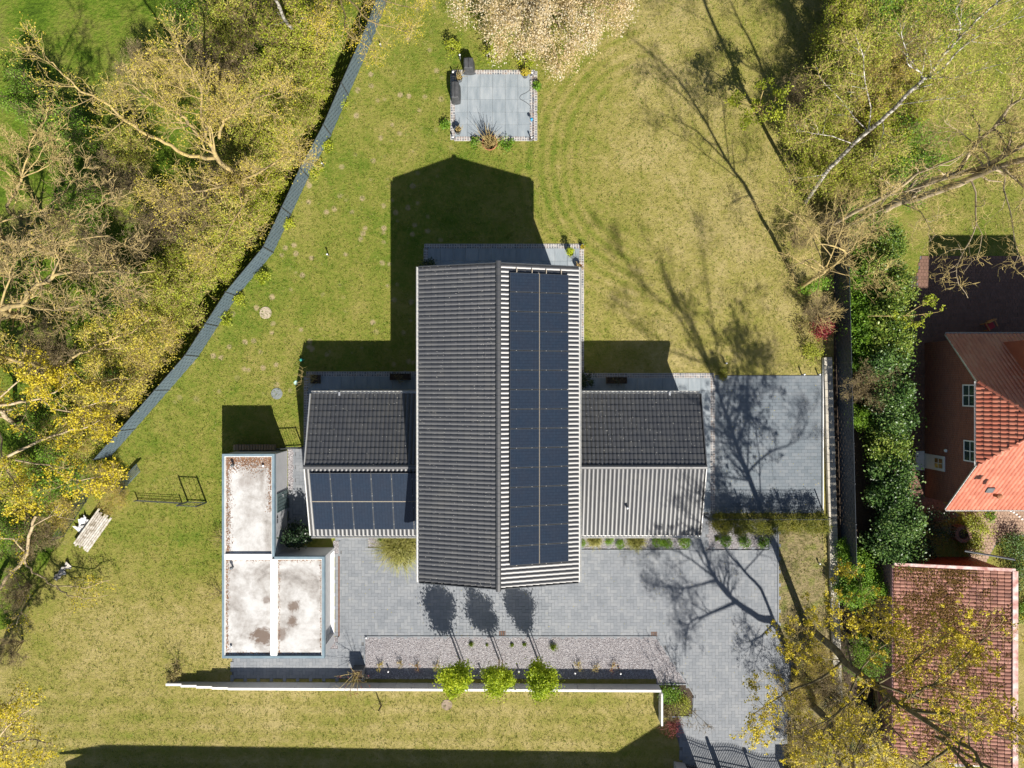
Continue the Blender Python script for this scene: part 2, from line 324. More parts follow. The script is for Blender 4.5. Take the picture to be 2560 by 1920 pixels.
def copy_tree(root, loc, rz=0.0, label=None, scale=1.0):
    r = root.copy(); COL.objects.link(r); r.location = loc; r.rotation_euler = (0, 0, rz); r.scale = (scale,) * 3
    if label: r['label'] = label
    for ch in list(root.children):
        c = ch.copy(); COL.objects.link(c); c.parent = r
        for g in list(ch.children):
            d = g.copy(); COL.objects.link(d); d.parent = c
    return r
def sheet(name, pts, z, mat, parent=None):     # flat sheet through ground pixels
    P = [G(a, b) for a, b in pts]
    n = len(P); ar = sum(P[i].x * P[(i + 1) % n].y - P[(i + 1) % n].x * P[i].y for i in range(n))
    if ar < 0: P = P[::-1]
    return mesh_obj(name, [(p.x, p.y, z) for p in P], [tuple(range(n))], mat, parent)
def inside(p, poly):
    x, y = p; c = False; j = len(poly) - 1
    for i in range(len(poly)):
        xi, yi = poly[i]; xj, yj = poly[j]
        if (yi > y) != (yj > y) and x < (xj - xi) * (y - yi) / (yj - yi) + xi: c = not c
        j = i
    return c

def tubes(polys, sides):         # polys: list of (points Nx3, radii N) -> verts, quads
    V, Fc, base = [], [], 0
    ang = np.arange(sides) * (2 * math.pi / sides); ca, sa = np.cos(ang), np.sin(ang)
    groups = {}
    for p, r in polys: groups.setdefault(len(p), []).append((p, r))
    for n, items in groups.items():
        P = np.array([i[0] for i in items], float); Rr = np.array([i[1] for i in items], float)
        T = np.gradient(P, axis=1); T /= np.linalg.norm(T, axis=2, keepdims=True) + 1e-9
        ov = np.abs(P[:, -1] - P[:, 0]); ref = np.zeros((len(P), 1, 3)); ref[np.arange(len(P)), 0, np.argmin(ov, axis=1)] = 1
        A = np.cross(T, np.broadcast_to(ref, T.shape)); A /= np.linalg.norm(A, axis=2, keepdims=True) + 1e-9
        B = np.cross(T, A)
        ring = P[:, :, None, :] + Rr[:, :, None, None] * (A[:, :, None, :] * ca[None, None, :, None] + B[:, :, None, :] * sa[None, None, :, None])
        V.append(ring.reshape(-1, 3))
        idx = base + np.arange(len(P) * n * sides).reshape(len(P), n, sides)
        a = idx[:, :-1, :]; b = idx[:, 1:, :]
        Fc.append(np.stack([a, np.roll(a, -1, 2), np.roll(b, -1, 2), b], -1).reshape(-1, 4))
        base += len(P) * n * sides
    return np.concatenate(V), np.concatenate(Fc)
def leaf_quads(P, size, rng, up=0.55, aspect=0.62, jitter=0.35):
    n = len(P); N = rng.normal(size=(n, 3)); N[:, 2] = np.abs(N[:, 2]) + up; N /= np.linalg.norm(N, axis=1, keepdims=True)
    t = rng.normal(size=(n, 3)); U = np.cross(N, t); U /= np.linalg.norm(U, axis=1, keepdims=True) + 1e-9; Vv = np.cross(N, U)
    s = size * (1 + jitter * rng.uniform(-1, 1, (n, 1))); U = U * s * 0.5; Vv = Vv * s * 0.5 * aspect
    q = np.stack([P - U, P - Vv * 1.0 + U * 0.1, P + U, P + Vv + U * 0.1], 1).reshape(-1, 3)
    return q, np.arange(4 * n).reshape(n, 4)
def unit(v): return v / (np.linalg.norm(v) + 1e-9)
def interp(pts, r, t):
    n = len(pts) - 1; k = min(int(t * n), n - 1); f = t * n - k
    return pts[k] * (1 - f) + pts[k + 1] * f, unit(pts[k + 1] - pts[k]), r[k] * (1 - f) + r[k + 1] * f
def grow(limbs, rng, counts, lens, angle=0.85, up=0.12, wig=0.25, tmin=0.25, rfac=0.55, rmin=0.008, nseg=3):
    """limbs: (points, radii). Adds len(counts) further orders of branches; returns all polylines by order."""
    orders = [list(limbs)]
    for lv, (cnt, ln) in enumerate(zip(counts, lens)):
        new = []
        for pts, rad in orders[-1]:
            m = max(1, int(round(cnt * (0.7 + 0.6 * rng.random()))))
            for _ in range(m):
                t = tmin + (1 - tmin) * rng.random() ** 0.8
                p, d, r = interp(pts, rad, min(t, 0.999))
                ax = unit(np.cross(d, rng.normal(size=3))); an = angle * (0.6 + 0.7 * rng.random())
                nd_ = unit(d * math.cos(an) + ax * math.sin(an) + np.array([0, 0, up]))
                L = ln * (0.55 + 0.75 * rng.random()) * (1.15 - 0.55 * t)
                q = [p]; dd = nd_
                for _k in range(nseg):
                    dd = unit(dd + rng.normal(size=3) * wig + np.array([0, 0, up * 0.5])); q.append(q[-1] + dd * L / nseg)
                r0 = max(rmin, min(r * rfac, 0.9 * r)); new.append((np.array(q), np.linspace(r0, max(rmin * 0.6, r0 * 0.3), nseg + 1)))
        orders.append(new)
    return orders
def limb(pts, r0, r1, rng=None, jit=0.0, sub=2):    # smooth polyline through given points
    P = np.array([tuple(p) for p in pts], float); out = []
    for i in range(len(P) - 1):
        p0, p1, p2, p3 = P[max(i - 1, 0)], P[i], P[i + 1], P[min(i + 2, len(P) - 1)]
        for k in range(sub):
            t = k / sub
            out.append(0.5 * (2 * p1 + (p2 - p0) * t + (2 * p0 - 5 * p1 + 4 * p2 - p3) * t * t + (3 * p1 - p0 - 3 * p2 + p3) * t ** 3))
    out.append(P[-1]); out = np.array(out)
    if jit and rng is not None: out[1:-1] += rng.normal(size=out[1:-1].shape) * jit
    return out, np.linspace(r0, r1, len(out))
def tree_parts(root, limbs, rng, counts, lens, bark, twig=None, leaf=None, nleaf=0, lsize=0.08, spread=0.12, ntip=0, crown='crown', leaf2=None, tname='trunk', **kw):
    o = np.array(root.location)
    orders = grow(limbs, rng, counts, lens, **kw)
    v, f = tubes([q for q in orders[0]], 7); vs, fs = [v], [f]; n = len(v)
    if len(orders) > 1 and orders[1]:
        v, f = tubes(orders[1], 5); fs.append(f + n); vs.append(v)
    mesh_obj(tname, np.concatenate(vs) - o, np.concatenate(fs), bark, root, True)
    fine = [q for od in orders[2:] for q in od]
    if fine:
        v, f = tubes(fine, 3); mesh_obj('twigs', v - o, f, twig or bark, root)
    if leaf and nleaf:
        last = orders[-1]; idx = rng.integers(0, len(last), ntip or nleaf)
        if ntip: idx = np.repeat(idx, -(-nleaf // ntip))[:nleaf]
        t = rng.random(nleaf) ** 0.6 if not ntip else np.ones(nleaf)
        A = np.array([last[i][0][-2] for i in idx]); B = np.array([last[i][0][-1] for i in idx])
        P = A + (B - A) * t[:, None] + rng.normal(size=(nleaf, 3)) * spread
        if leaf2:
            k = nleaf // 3; v, f = leaf_quads(P[:k], lsize, rng); mesh_obj('blossoms', v - o, f, leaf2, root); P = P[k:]
        v, f = leaf_quads(P, lsize, rng); mesh_obj(crown, v - o, f, leaf, root)
    return root
def clump_points(rng, n, rad, h, z0, nc, csize, shell=0.55):
    C = rng.normal(size=(nc, 3)); C /= np.linalg.norm(C, axis=1, keepdims=True)
    C *= (shell + (1 - shell) * rng.random((nc, 1)))
    C = C * np.array([rad, rad, h / 2]) + np.array([0, 0, z0 + h / 2])
    k = rng.integers(0, nc, n); w = 0.6 + 0.8 * rng.random(nc)
    P = C[k] + rng.normal(size=(n, 3)) * (csize * w[k])[:, None]
    P[:, 2] = np.maximum(P[:, 2], 0.03); return P, C
def bush(name, label, cat, loc, rad, h, n, lsize, leaf, group=None, z0=0.1, nc=26, stem='twig_brown', csize=None, seed=0, nst=10, shell=0.5, up=0.55):
    rng = np.random.default_rng(seed + 1000); root = thing(name, label, cat, loc, group)
    P, C = clump_points(rng, n, rad, h, z0, nc, csize or rad * 0.24, shell)
    v, f = leaf_quads(P, lsize, rng, up); mesh_obj('foliage', v, f, leaf, root)
    st = [limb([(0, 0, 0), tuple(C[i] * np.array([.35, .35, .6])), tuple(C[i])], 0.03 * rad + 0.006, 0.006, sub=1) for i in range(min(nst, nc))]
    v, f = tubes(st, 4); mesh_obj('stems', v, f, stem, root); return root

# ------------------------------------------------------------ ground
GRASS = struct(mesh_obj('lawn', [(-160, -160, 0), (160, -160, 0), (160, 160, 0), (-160, 160, 0)], [(0, 1, 2, 3)], 'lawn'))
FENCE_W = [(1010, -110), (930, 105), (871, 239), (828, 339), (772, 443), (684, 632), (594, 740), (497, 891), (424, 975), (339, 1072), (278, 1141)]
struct(sheet('wood_floor', [(-500, -600), (1100, -600)] + FENCE_W + [(190, 1270), (130, 1380), (60, 1560), (-500, 1700)], 0.004, 'wood_floor'))
struct(sheet('dirt_bank', [(1944, 1322), (2058, 1322), (2066, 1560), (2110, 1700), (2150, 1990), (1962, 1990), (1978, 1660), (1944, 1592)], 0.004, 'dirt_bank'))
struct(sheet('garden_soil', [(2084, 690), (2300, 690), (2270, 830), (2268, 1400), (2200, 1420), (2170, 1980), (2110, 1700), (2084, 1560)], 0.004, 'soil'))

def grid_pieces(parent, name, cells, z0, z1, mat, n_ind, centre, gap=0.008, zj=0.0025):
    """cells: (cx, cy, w, h) in metres. The n_ind pieces nearest the centre are objects, the rest one mesh."""
    cells = sorted(cells, key=lambda c: (c[0] - centre[0]) ** 2 + (c[1] - centre[1]) ** 2)
    meshes = {}
    for c in cells[:n_ind]:
        key = (round(c[2], 2), round(c[3], 2))
        if key not in meshes:
            w, h = c[2] - gap, c[3] - gap; b = 0.006
            mb = MB(); vs = [(-w / 2, -h / 2, 0), (w / 2, -h / 2, 0), (w / 2, h / 2, 0), (-w / 2, h / 2, 0),
                             (-w / 2, -h / 2, z1 - z0 - b), (w / 2, -h / 2, z1 - z0 - b), (w / 2, h / 2, z1 - z0 - b), (-w / 2, h / 2, z1 - z0 - b),
                             (-w / 2 + b, -h / 2 + b, z1 - z0), (w / 2 - b, -h / 2 + b, z1 - z0), (w / 2 - b, h / 2 - b, z1 - z0), (-w / 2 + b, h / 2 - b, z1 - z0)]
            fs = [(8, 9, 10, 11)] + [(i, (i + 1) % 4, 4 + (i + 1) % 4, 4 + i) for i in range(4)] + [(4 + i, 4 + (i + 1) % 4, 8 + (i + 1) % 4, 8 + i) for i in range(4)]
            me = bpy.data.meshes.new(name); me.from_pydata(vs, [], fs); me.materials.append(MATS[mat]); meshes[key] = me
        o = link(bpy.data.objects.new(name, meshes[key]), parent)
        o.location = (c[0], c[1], z0 + R.uniform(-zj, zj)); o.rotation_euler = (R.uniform(-.006, .006), R.uniform(-.006, .006), 0)
    rest = cells[n_ind:]
    if rest:
        V = []
        for cx, cy, w, h in rest:
            w -= gap; h -= gap; z = z1 + R.uniform(-zj, zj); dx, dy = R.uniform(-.0015, .0015), R.uniform(-.0015, .0015)
            V += [(cx - w / 2, cy - h / 2, z0), (cx + w / 2, cy - h / 2, z0), (cx + w / 2, cy + h / 2, z0), (cx - w / 2, cy + h / 2, z0),
                  (cx - w / 2, cy - h / 2, z - dx - dy), (cx + w / 2, cy - h / 2, z + dx - dy), (cx + w / 2, cy + h / 2, z + dx + dy), (cx - w / 2, cy + h / 2, z - dx + dy)]
        k = np.arange(len(rest))[:, None, None] * 8
        f = (np.array([(4, 5, 6, 7), (0, 1, 5, 4), (1, 2, 6, 5), (2, 3, 7, 6), (3, 0, 4, 7)])[None] + k).reshape(-1, 4)
        stuff(mesh_obj(name + 's', V, f, mat, parent))
def gpx(x, y): return (1280 + x * PX, 960 - y * PX)

BED_LONG = [(912, 1593), (1641, 1593), (1717, 1709), (1641, 1709), (1641, 1697), (912, 1697)]
BED_WING = [(1380, 1310), (1721, 1310), (1721, 1373), (1380, 1373)]
BED_HEDGE = [(1768, 1300), (1922, 1300), (1922, 1374), (1768, 1374)]
BED_WEST = [(919, 1310), (1090, 1310), (1090, 1369), (919, 1369)]
BED_DOOR = [(720, 1120), (736, 1120), (736, 1224), (720, 1224)]
BED_GATE = [(833, 1352), (849, 1352), (849, 1384), (833, 1384)]
BED_CORNER = [(826, 1592), (846, 1592), (846, 1621), (826, 1621)]
BED_GREEN = [(1650, 1712), (1717, 1712), (1733, 1738), (1729, 1788), (1650, 1788)]
BEDS = [BED_LONG, BED_WING, BED_HEDGE, BED_WEST, BED_DOOR, BED_GATE, BED_CORNER, BED_GREEN]
DRIVE = [(720, 1120), (812, 1120), (812, 1320), (1098, 1320), (1098, 1370), (1400, 1370), (1400, 1320), (1722, 1320), (1752, 1312), (1752, 1282), (1790, 1282), (1768, 1322), (1768, 1374), (1922, 1374),
         (1922, 1310), (1944, 1310), (1944, 1592), (1978, 1660), (1966, 1840), (1955, 1985), (1724, 1985), (1690, 1830), (1690, 1800), (1730, 1790), (1736, 1737), (1641, 1592), (911, 1592),
         (911, 1697), (580, 1697), (580, 1600), (838, 1600), (838, 1340), (720, 1340)]
drive = struct(sheet('driveway', DRIVE, 0.008, 'joint'))
u = 0.205; cells = []
x0, y0 = G(560, 0).x, G(0, 1990).y
for i in range(int(36 / u)):
    for j in range(int(23 / u)):
        m = (i - j) % 4
        if m == 0: c = (x0 + (i + 1) * u, y0 + (j + .5) * u, 2 * u, u)
        elif m == 3: c = (x0 + (i + .5) * u, y0 + (j + 1) * u, u, 2 * u)
        else: continue
        p = gpx(c[0], c[1])
        if not inside(p, DRIVE) or any(inside(p, b) for b in BEDS): continue
        if p[0] < 822 and 1372 < p[1] < 1594: continue            # under the garage
        cells.append(c)
grid_pieces(drive, 'paver', cells, 0.008, 0.034, 'paver', 300, tuple(G(1260, 1520))[:2])
# border courses along the beds (one row of long blocks)
def course(parent, name, a, b, L, w, z0, z1, mat, gap=0.008, ind=True):
    a, b = G(*a), G(*b); d = b - a; n = max(1, round(d.length / L)); d.normalize(); nn = Vector((-d.y, d.x, 0)); L = (b - a).length / n
    mb = MB()
    for i in range(n):
        c = a + d * (i + .5) * L; c.z = (z0 + z1) / 2
        if ind:
            o = part(name, MB().obox((0, 0, 0), d * (L - gap) / 2, nn * (w - gap) / 2, (0, 0, (z1 - z0) / 2)), mat, parent); o.location = (c.x, c.y, c.z + R.uniform(-.002, .002))
        else: mb.obox(c, d * (L - gap) / 2, nn * (w - gap) / 2, (0, 0, (z1 - z0) / 2 + R.uniform(-.002, .002)))
    if not ind: stuff(part(name + 's', mb, mat, parent))
edging = struct(sheet('bed_edging', [(911, 1590), (1641, 1590), (1641, 1592), (911, 1592)], 0.012, 'joint'))
for a, b in (((911, 1591), (1641, 1591)), ((1641, 1592), (1717, 1708)), ((1717, 1710), (1642, 1710)), ((912, 1697), (912, 1593)), ((919, 1371), (1060, 1371)), ((919, 1371), (919, 1336)),
             ((1440, 1375), (1722, 1375)), ((1722, 1375), (1722, 1335)), ((1768, 1376), (1922, 1376)), ((1923, 1376), (1923, 1310)), ((1735, 1738), (1731, 1789)), ((1718, 1710), (1735, 1738)), ((1731, 1791), (1650, 1791)),
             ((737, 1120), (737, 1225)), ((850, 1352), (850, 1385)), ((847, 1592), (847, 1622)), ((1945, 1310), (1945, 1592)), ((1945, 1592), (1979, 1660))):
    course(edging, 'edging_stone', a, b, 1.0, 0.08, 0.012, 0.075, 'paver')
for i, b in enumerate(BEDS[:-1]): struct(sheet('gravel_bed', b, 0.012, 'gravel_base'))
struct(sheet('planting_bed', BED_GREEN, 0.012, 'soil'))
# loose stones on the gravel beds
pts = []
for bed, n in ((BED_LONG, 19000), (BED_WING, 3600), (BED_HEDGE, 3800), (BED_WEST, 2000), (BED_DOOR, 700), (BED_GATE, 260), (BED_CORNER, 260)):
    xs = [q[0] for q in bed]; ys = [q[1] for q in bed]; k = 0
    while k < n:
        p = (R.uniform(min(xs), max(xs)), R.uniform(min(ys), max(ys)))
        if inside(p, bed): pts.append(G(*p)); k += 1
P = np.array([tuple(p) for p in pts]); n = len(P); s = NR.uniform(0.016, 0.040, (n, 1, 1))
octa = np.array([(1, 0, 0), (0, 1, 0), (-1, 0, 0), (0, -1, 0), (0, 0, .8), (0, 0, -.3)], float)[None] * NR.uniform(.6, 1.25, (n, 6, 1))
V = (octa * s + P[:, None, :] + np.array([0, 0, 0.018])).reshape(-1, 3)
f = (np.array([(0, 1, 4), (1, 2, 4), (2, 3, 4), (3, 0, 4)])[None] + np.arange(n)[:, None, None] * 6).reshape(-1, 3)
stuff(mesh_obj('gravel', V, f, 'gravel'))

# parking court, terraces, patio
COURT = [(1787, 938), (2053, 938), (2053, 1283), (1787, 1283)]
court = struct(sheet('parking_court', COURT, 0.010, 'joint')); cells = []
y = G(0, 1283).y; r = 0
while y < G(0, 938).y - 0.1:
    x = G(1787, 0).x + (0 if r % 2 else -0.2)
    while x < G(2053, 0).x - 0.05:
        a, b = max(x, G(1787, 0).x), min(x + 0.4, G(2053, 0).x)
        if b - a > .06: cells.append(((a + b) / 2, y + .105, b - a, 0.21))
        x += 0.4
    y += 0.21; r += 1
grid_pieces(court, 'paver', cells, 0.010, 0.036, 'paver_dark', 300, (cells[0][0], G(0, 1040).y))
def terrace(name, poly, x0, y0, step, holes=(), mat='slab'):
    t = struct(sheet(name, poly, 0.010, 'slab_joint')); cs = []
    xs = [q[0] for q in poly]; ys = [q[1] for q in poly]
    for i in range(40):
        for j in range(40):
            a, b = max(x0 + i * step, min(xs)), min(x0 + (i + 1) * step, max(xs)); c, d = max(y0 + j * step, min(ys)), min(y0 + (j + 1) * step, max(ys))
            if b - a < 3 or d - c < 3 or not inside(((a + b) / 2, (c + d) / 2), poly): continue
            A, B = G(a, d), G(b, c); cs.append(((A.x + B.x) / 2, (A.y + B.y) / 2, B.x - A.x, B.y - A.y))
    grid_pieces(t, 'slab', cs, 0.010, 0.040, mat, 300, (0, 0), gap=0.010)
    return t
terrace('north_terrace', [(1069, 621), (1449, 621), (1449, 740), (1069, 740)], 1069, 621 - 0, 31.8)
terrace('west_terrace', [(771, 941), (1098, 941), (1098, 985), (812, 985), (812, 1120), (771, 1120)], 771 - 12, 941, 31.8)
terrace('east_terrace', [(1402, 945), (1776, 945), (1776, 1281), (1728, 1281), (1728, 985), (1402, 985)], 1402, 945, 31.8)
terrace('patio', [(1137, 186), (1326, 186), (1326, 343), (1137, 343)], 1137, 186, 31.5)
def cobbles(name, runs, w=2):                   # runs of small sett stones, two abreast
    base = struct(bpy.data.objects.new(name, None)); link(base); mb, bd = MB(), MB()
    for a, b in runs:
        a, b = G(*a), G(*b); d = b - a; L = d.length; d.normalize(); nn = Vector((-d.y, d.x, 0)); n = int(L / 0.155)
        bd.obox((a + b) / 2 + Vector((0, 0, 0.018)), d * L / 2, nn * 0.155, (0, 0, 0.012))
        for i in range(n):
            for s_ in (-.074, .074):
                c = a + d * (i + .5) * (L / n) + nn * s_; c += Vector((R.uniform(-.008, .008), R.uniform(-.008, .008), 0.03))
                mb.obox(c, d * R.uniform(.042, .054), nn * R.uniform(.042, .054), (0, 0, 0.016 + R.uniform(-.003, .005)))
    bb = part('mortar_bed', bd, 'mortar', base); stuff(part('cobblestones', mb, 'cobble', base))
cobbles('cobble_edging', [((1129, 181.5), (1337, 181.5)), ((1329, 186), (1329, 352)), ((1337, 178), (1337, 352)), ((1136, 346.5), (1330, 346.5)), ((1132.5, 186), (1132.5, 350)),
                          ((1061, 616), (1459, 616)), ((1065.5, 621), (1065.5, 690)), ((1453.5, 621), (1453.5, 935)), ((766, 935), (1098, 935)), ((766, 941), (766, 1120)),
                          ((1456, 939), (1785, 939)), ((1781.5, 945), (1781.5, 1283))])
# neighbour's brick paving
def paving(name, poly, mat, centre):
    t = struct(sheet(name, poly, 0.008, 'joint')); cs = []
    xs = [q[0] for q in poly]; ys = [q[1] for q in poly]; yy = min(ys); r = 0
    while yy < max(ys):
        xx = min(xs) - (4 if r % 2 else 0)
        while xx < max(xs):
            if inside((xx + 4.2, yy + 4.2), poly): q = G(xx + 4.2, yy + 4.2); cs.append((q.x, q.y, 0.205, 0.205))
            xx += 8.4
        yy += 8.4; r += 1
    grid_pieces(t, 'paving_brick', cs, 0.008, 0.034, mat, 300, centre)
paving('neighbour_yard', [(2278, 830), (2300, 640), (2700, 640), (2700, 850), (2330, 860), (2322, 1225), (2400, 1290), (2300, 1310), (2278, 1290)], 'brick_paving', tuple(G(2290, 1050))[:2])
paving('garden_path', [(2400, 1262), (2620, 1262), (2620, 1335), (2500, 1345), (2455, 1420), (2415, 1420), (2430, 1330)], 'brick_paving_tan', tuple(G(2470, 1310))[:2])

# ------------------------------------------------------------ roofs
def tile_mesh(w, l, name, mat, hump=0.045, lift=0.055, seg=6, wave=1):
    xs = [i / seg for i in range(seg + 1)]
    def zz(t): return hump * (abs(math.sin(math.pi * t * wave)) ** 0.8)
    V = [(t * w * .985, 0.0, -0.01) for t in xs] + [(t * w * .985, 0.0, lift * .72 + zz(t)) for t in xs] + [(t * w * .985, l * 1.06, lift * .08 + zz(t)) for t in xs] + [(t * w * .985, 0.0, lift * .72 + zz(t)) for t in xs]
    m = seg + 1; Fs = [(3 * m + i, 3 * m + i + 1, 2 * m + i + 1, 2 * m + i) for i in range(seg)] + [(i, i + 1, m + i + 1, m + i) for i in range(seg)]
    me = bpy.data.meshes.new(name); me.from_pydata(V, [], Fs); me.materials.append(MATS[mat])
    me.polygons.foreach_set('use_smooth', [True] * seg + [False] * seg)
    return me, np.array(V), Fs, seg
def tile_slope(roof, O, u, v, nu, nv, w, l, mat, pick, mask=None, hump=0.045, lift=0.06, seg=6, wave=1, name='roof_tile', store=None):
    me, V, Fs, sg = tile_mesh(w, l, name, mat, hump, lift, seg, wave); O, u, v = Vector(O), Vector(u).normalized(), Vector(v).normalized(); n = u.cross(v)
    rest = []
    base = Matrix(((u.x, v.x, n.x), (u.y, v.y, n.y), (u.z, v.z, n.z)))
    for i in range(nu):
        for j in range(nv):
            p = O + u * (i * w) + v * (j * l) + n * R.uniform(-.004, .004)
            if mask and not mask(i, j, p): continue
            if pick(i, j):
                o = link(bpy.data.objects.new(name, me), roof)
                o.matrix_local = Matrix.Translation(p - Vector(ROOF_O)) @ (base @ Matrix.Rotation(R.uniform(-.006, .006), 3, 'Z')).to_4x4()
            else: rest.append(p)
    if rest:
        B = np.array(base); T = V @ B.T; Pp = np.array([tuple(p - Vector(ROOF_O)) for p in rest])
        allv = (T[None] + Pp[:, None, :]).reshape(-1, 3); f = (np.array(Fs)[None] + np.arange(len(Pp))[:, None, None] * len(V)).reshape(-1, 4)
        o = mesh_obj('roof_tiles', allv, f, mat, roof); stuff(o)
        o.data.polygons.foreach_set('use_smooth', ([True] * sg + [False] * sg) * len(Pp))
ROOF_O = (0, 0, 0)

# ---- main house with two wings
hx0, hx1, hy0, hy1 = -5.047, 3.611, -10.77, 6.352; rx = -0.718; ez, rz = 6.04, 7.32
wx0, wx1, wy0, wy1 = -11.77, 11.02, -8.865, -0.563; ry = -4.714; wez, wrz = 2.92, 4.2
house = thing('house', 'long dark tiled house with two low side wings and solar panels', 'house', (0, 0, 0))
mb = MB(); x0, x1, y0, y1 = hx0 + .55, hx1 - .55, hy0 + .5, hy1 - .5
gz = rz - .12; e2 = ez + .03
mb.add([(x0, y0, 0), (x1, y0, 0), (x1, y1, 0), (x0, y1, 0), (x0, y0, e2), (x1, y0, e2), (x1, y1, e2), (x0, y1, e2), (rx, y0, gz), (rx, y1, gz)],
       [(0, 1, 5, 8, 4), (2, 3, 7, 9, 6), (1, 2, 6, 5), (3, 0, 4, 7), (4, 8, 9, 7), (5, 6, 9, 8)])
part('wall', mb, 'plaster', house)
for sx, a, b in ((-1, wx0 + .35, x0), (1, x1, wx1 - .35)):
    m2 = MB(); p, q = wy0 + .5, wy1 - .5; e3, g3 = wez + .03, wrz - .12
    m2.add([(a, p, 0), (b, p, 0), (b, q, 0), (a, q, 0), (a, p, e3), (b, p, e3), (b, q, e3), (a, q, e3), (a, ry, g3), (b, ry, g3)],
           [(0, 1, 5, 4), (2, 3, 7, 6), (0, 4, 8, 7, 3), (1, 2, 6, 9, 5), (4, 5, 9, 8), (6, 7, 8, 9)])
    part('wing_wall', m2, 'plaster', house)
def wall_window(par, c, u, w, h, nrm, mat='glass', frame='white_paint', bars=True):
    c, u, nrm = Vector(c), Vector(u).normalized(), Vector(nrm).normalized(); up = Vector((0, 0, 1)); fr = MB(); t = .07
    for s_ in (-1, 1):
        fr.obox(c + u * s_ * (w / 2 - t / 2), u * t / 2, nrm * .04, up * h / 2)
        fr.obox(c + up * s_ * (h / 2 - t / 2), u * (w / 2 - t), nrm * .038, up * t / 2)
    if bars: fr.obox(c, u * .025, nrm * .03, up * (h / 2 - t)); fr.obox(c, u * (w / 2 - t), nrm * .028, up * .025)
    f = part('window', fr, frame, par); part('pane', MB().obox(c - nrm * .002, u * (w / 2 - t), nrm * .012, up * (h / 2 - t)), mat, f)
for zz in (1.35, 4.2):
    for xx in (-3.0, 1.6):
        wall_window(house, (xx, y0 - .02, zz), (1, 0, 0), 1.5, 1.7, (0, -1, 0), frame='anthracite', bars=False)
        wall_window(house, (xx, y1 + .02, zz), (-1, 0, 0), 1.5, 1.7, (0, 1, 0), frame='anthracite', bars=False)
for xx in (-9.6, -6.6, 5.5, 8.6):
    wall_window(house, (xx, wy0 + .48, 1.5), (1, 0, 0), 1.2, 1.4, (0, -1, 0), frame='anthracite', bars=False)
    wall_window(house, (xx, wy1 - .48, 1.4), (-1, 0, 0), 1.2, 1.6, (0, 1, 0), frame='anthracite', bars=False)

def deck(name, quads, mat='tile_dark', th=0.06):       # roof boarding under the tiles
    mb = MB()
    for q in quads:
        q = [Vector(p) for p in q]; n = (q[1] - q[0]).cross(q[3] - q[0]).normalized()
        if n.z < 0: q = q[::-1]; n = -n
        mb.add(q + [p - n * th for p in q], [(0, 1, 2, 3), (7, 6, 5, 4)] + [((i + 1) % 4, i, 4 + i, 4 + (i + 1) % 4) for i in range(4)])
    return mb
cm, sm = math.cos(math.atan2(rz - ez, 4.33)), math.sin(math.atan2(rz - ez, 4.33)); SLm = math.hypot(4.33, rz - ez)
roof = part('roof', deck('roof', [[(hx0, hy0, ez), (rx, hy0, rz), (rx, hy1, rz), (hx0, hy1, ez)], [(rx, hy0, rz), (hx1, hy0, ez), (hx1, hy1, ez), (rx, hy1, rz)]]), 'tile_dark', house)
L = hy1 - hy0; nu, nv = 72, 12; w_, l_ = L / nu, SLm / nv
tile_slope(roof, (hx0, hy1, ez), (0, -1, 0), (cm, 0, sm), nu, nv, w_, l_, 'tile_dark', lambda i, j: j >= 8)
pan_x0, pan_y0, pan_y1 = 0.57, 5.90, -9.57            # along the slope from the ridge; north and south ends
def emask(i, j, p):
    s_ = SLm - (j + .5) * l_; yy = hy0 + (i + .5) * w_
    return not (pan_x0 + .25 < s_ < pan_x0 + 3.05 and pan_y1 + .3 < yy < pan_y0 - .3)
tile_slope(roof, (hx1, hy0, ez), (0, 1, 0), (-cm, 0, sm), nu, nv, w_, l_, 'tile_dark', lambda i, j: j >= 11 and False, emask)
def ridge_caps(par, a, b, r, n, mat, drop=0.02, name='ridge_tile'):
    a, b = Vector(a), Vector(b); d = (b - a) / n; u = d.normalized(); s_ = u.cross(Vector((0, 0, 1))); me = bpy.data.meshes.new(name); V = []
    for k, (t, rr) in enumerate(((0, r * 1.06), (0.06, r * 1.06), (0.07, r), (1.04, r * .97))):
        for i in range(7):
            an = math.pi * i / 6; V.append(tuple(d * t + s_ * rr * math.cos(an) + Vector((0, 0, rr * .72 * math.sin(an)))))
    Fs = [(k * 7 + i, k * 7 + i + 1, (k + 1) * 7 + i + 1, (k + 1) * 7 + i) for k in range(3) for i in range(6)] + [tuple(range(6, -1, -1)), tuple(range(21, 28))]
    me.from_pydata(V, [], Fs); me.materials.append(MATS[mat])
    for i in range(n): o = link(bpy.data.objects.new(name, me), par); o.location = a + d * i + Vector((0, 0, -drop + R.uniform(-.003, .003))) - Vector(ROOF_O)
ridge_caps(roof, (rx, hy1 + .12, rz + .07), (rx, hy0 - .12, rz + .07), .145, 44, 'tile_dark')
cw, sw = math.cos(math.atan2(wrz - wez, 4.151)), math.sin(math.atan2(wrz - wez, 4.151)); SLw = math.hypot(4.151, wrz - wez)
wr = {}
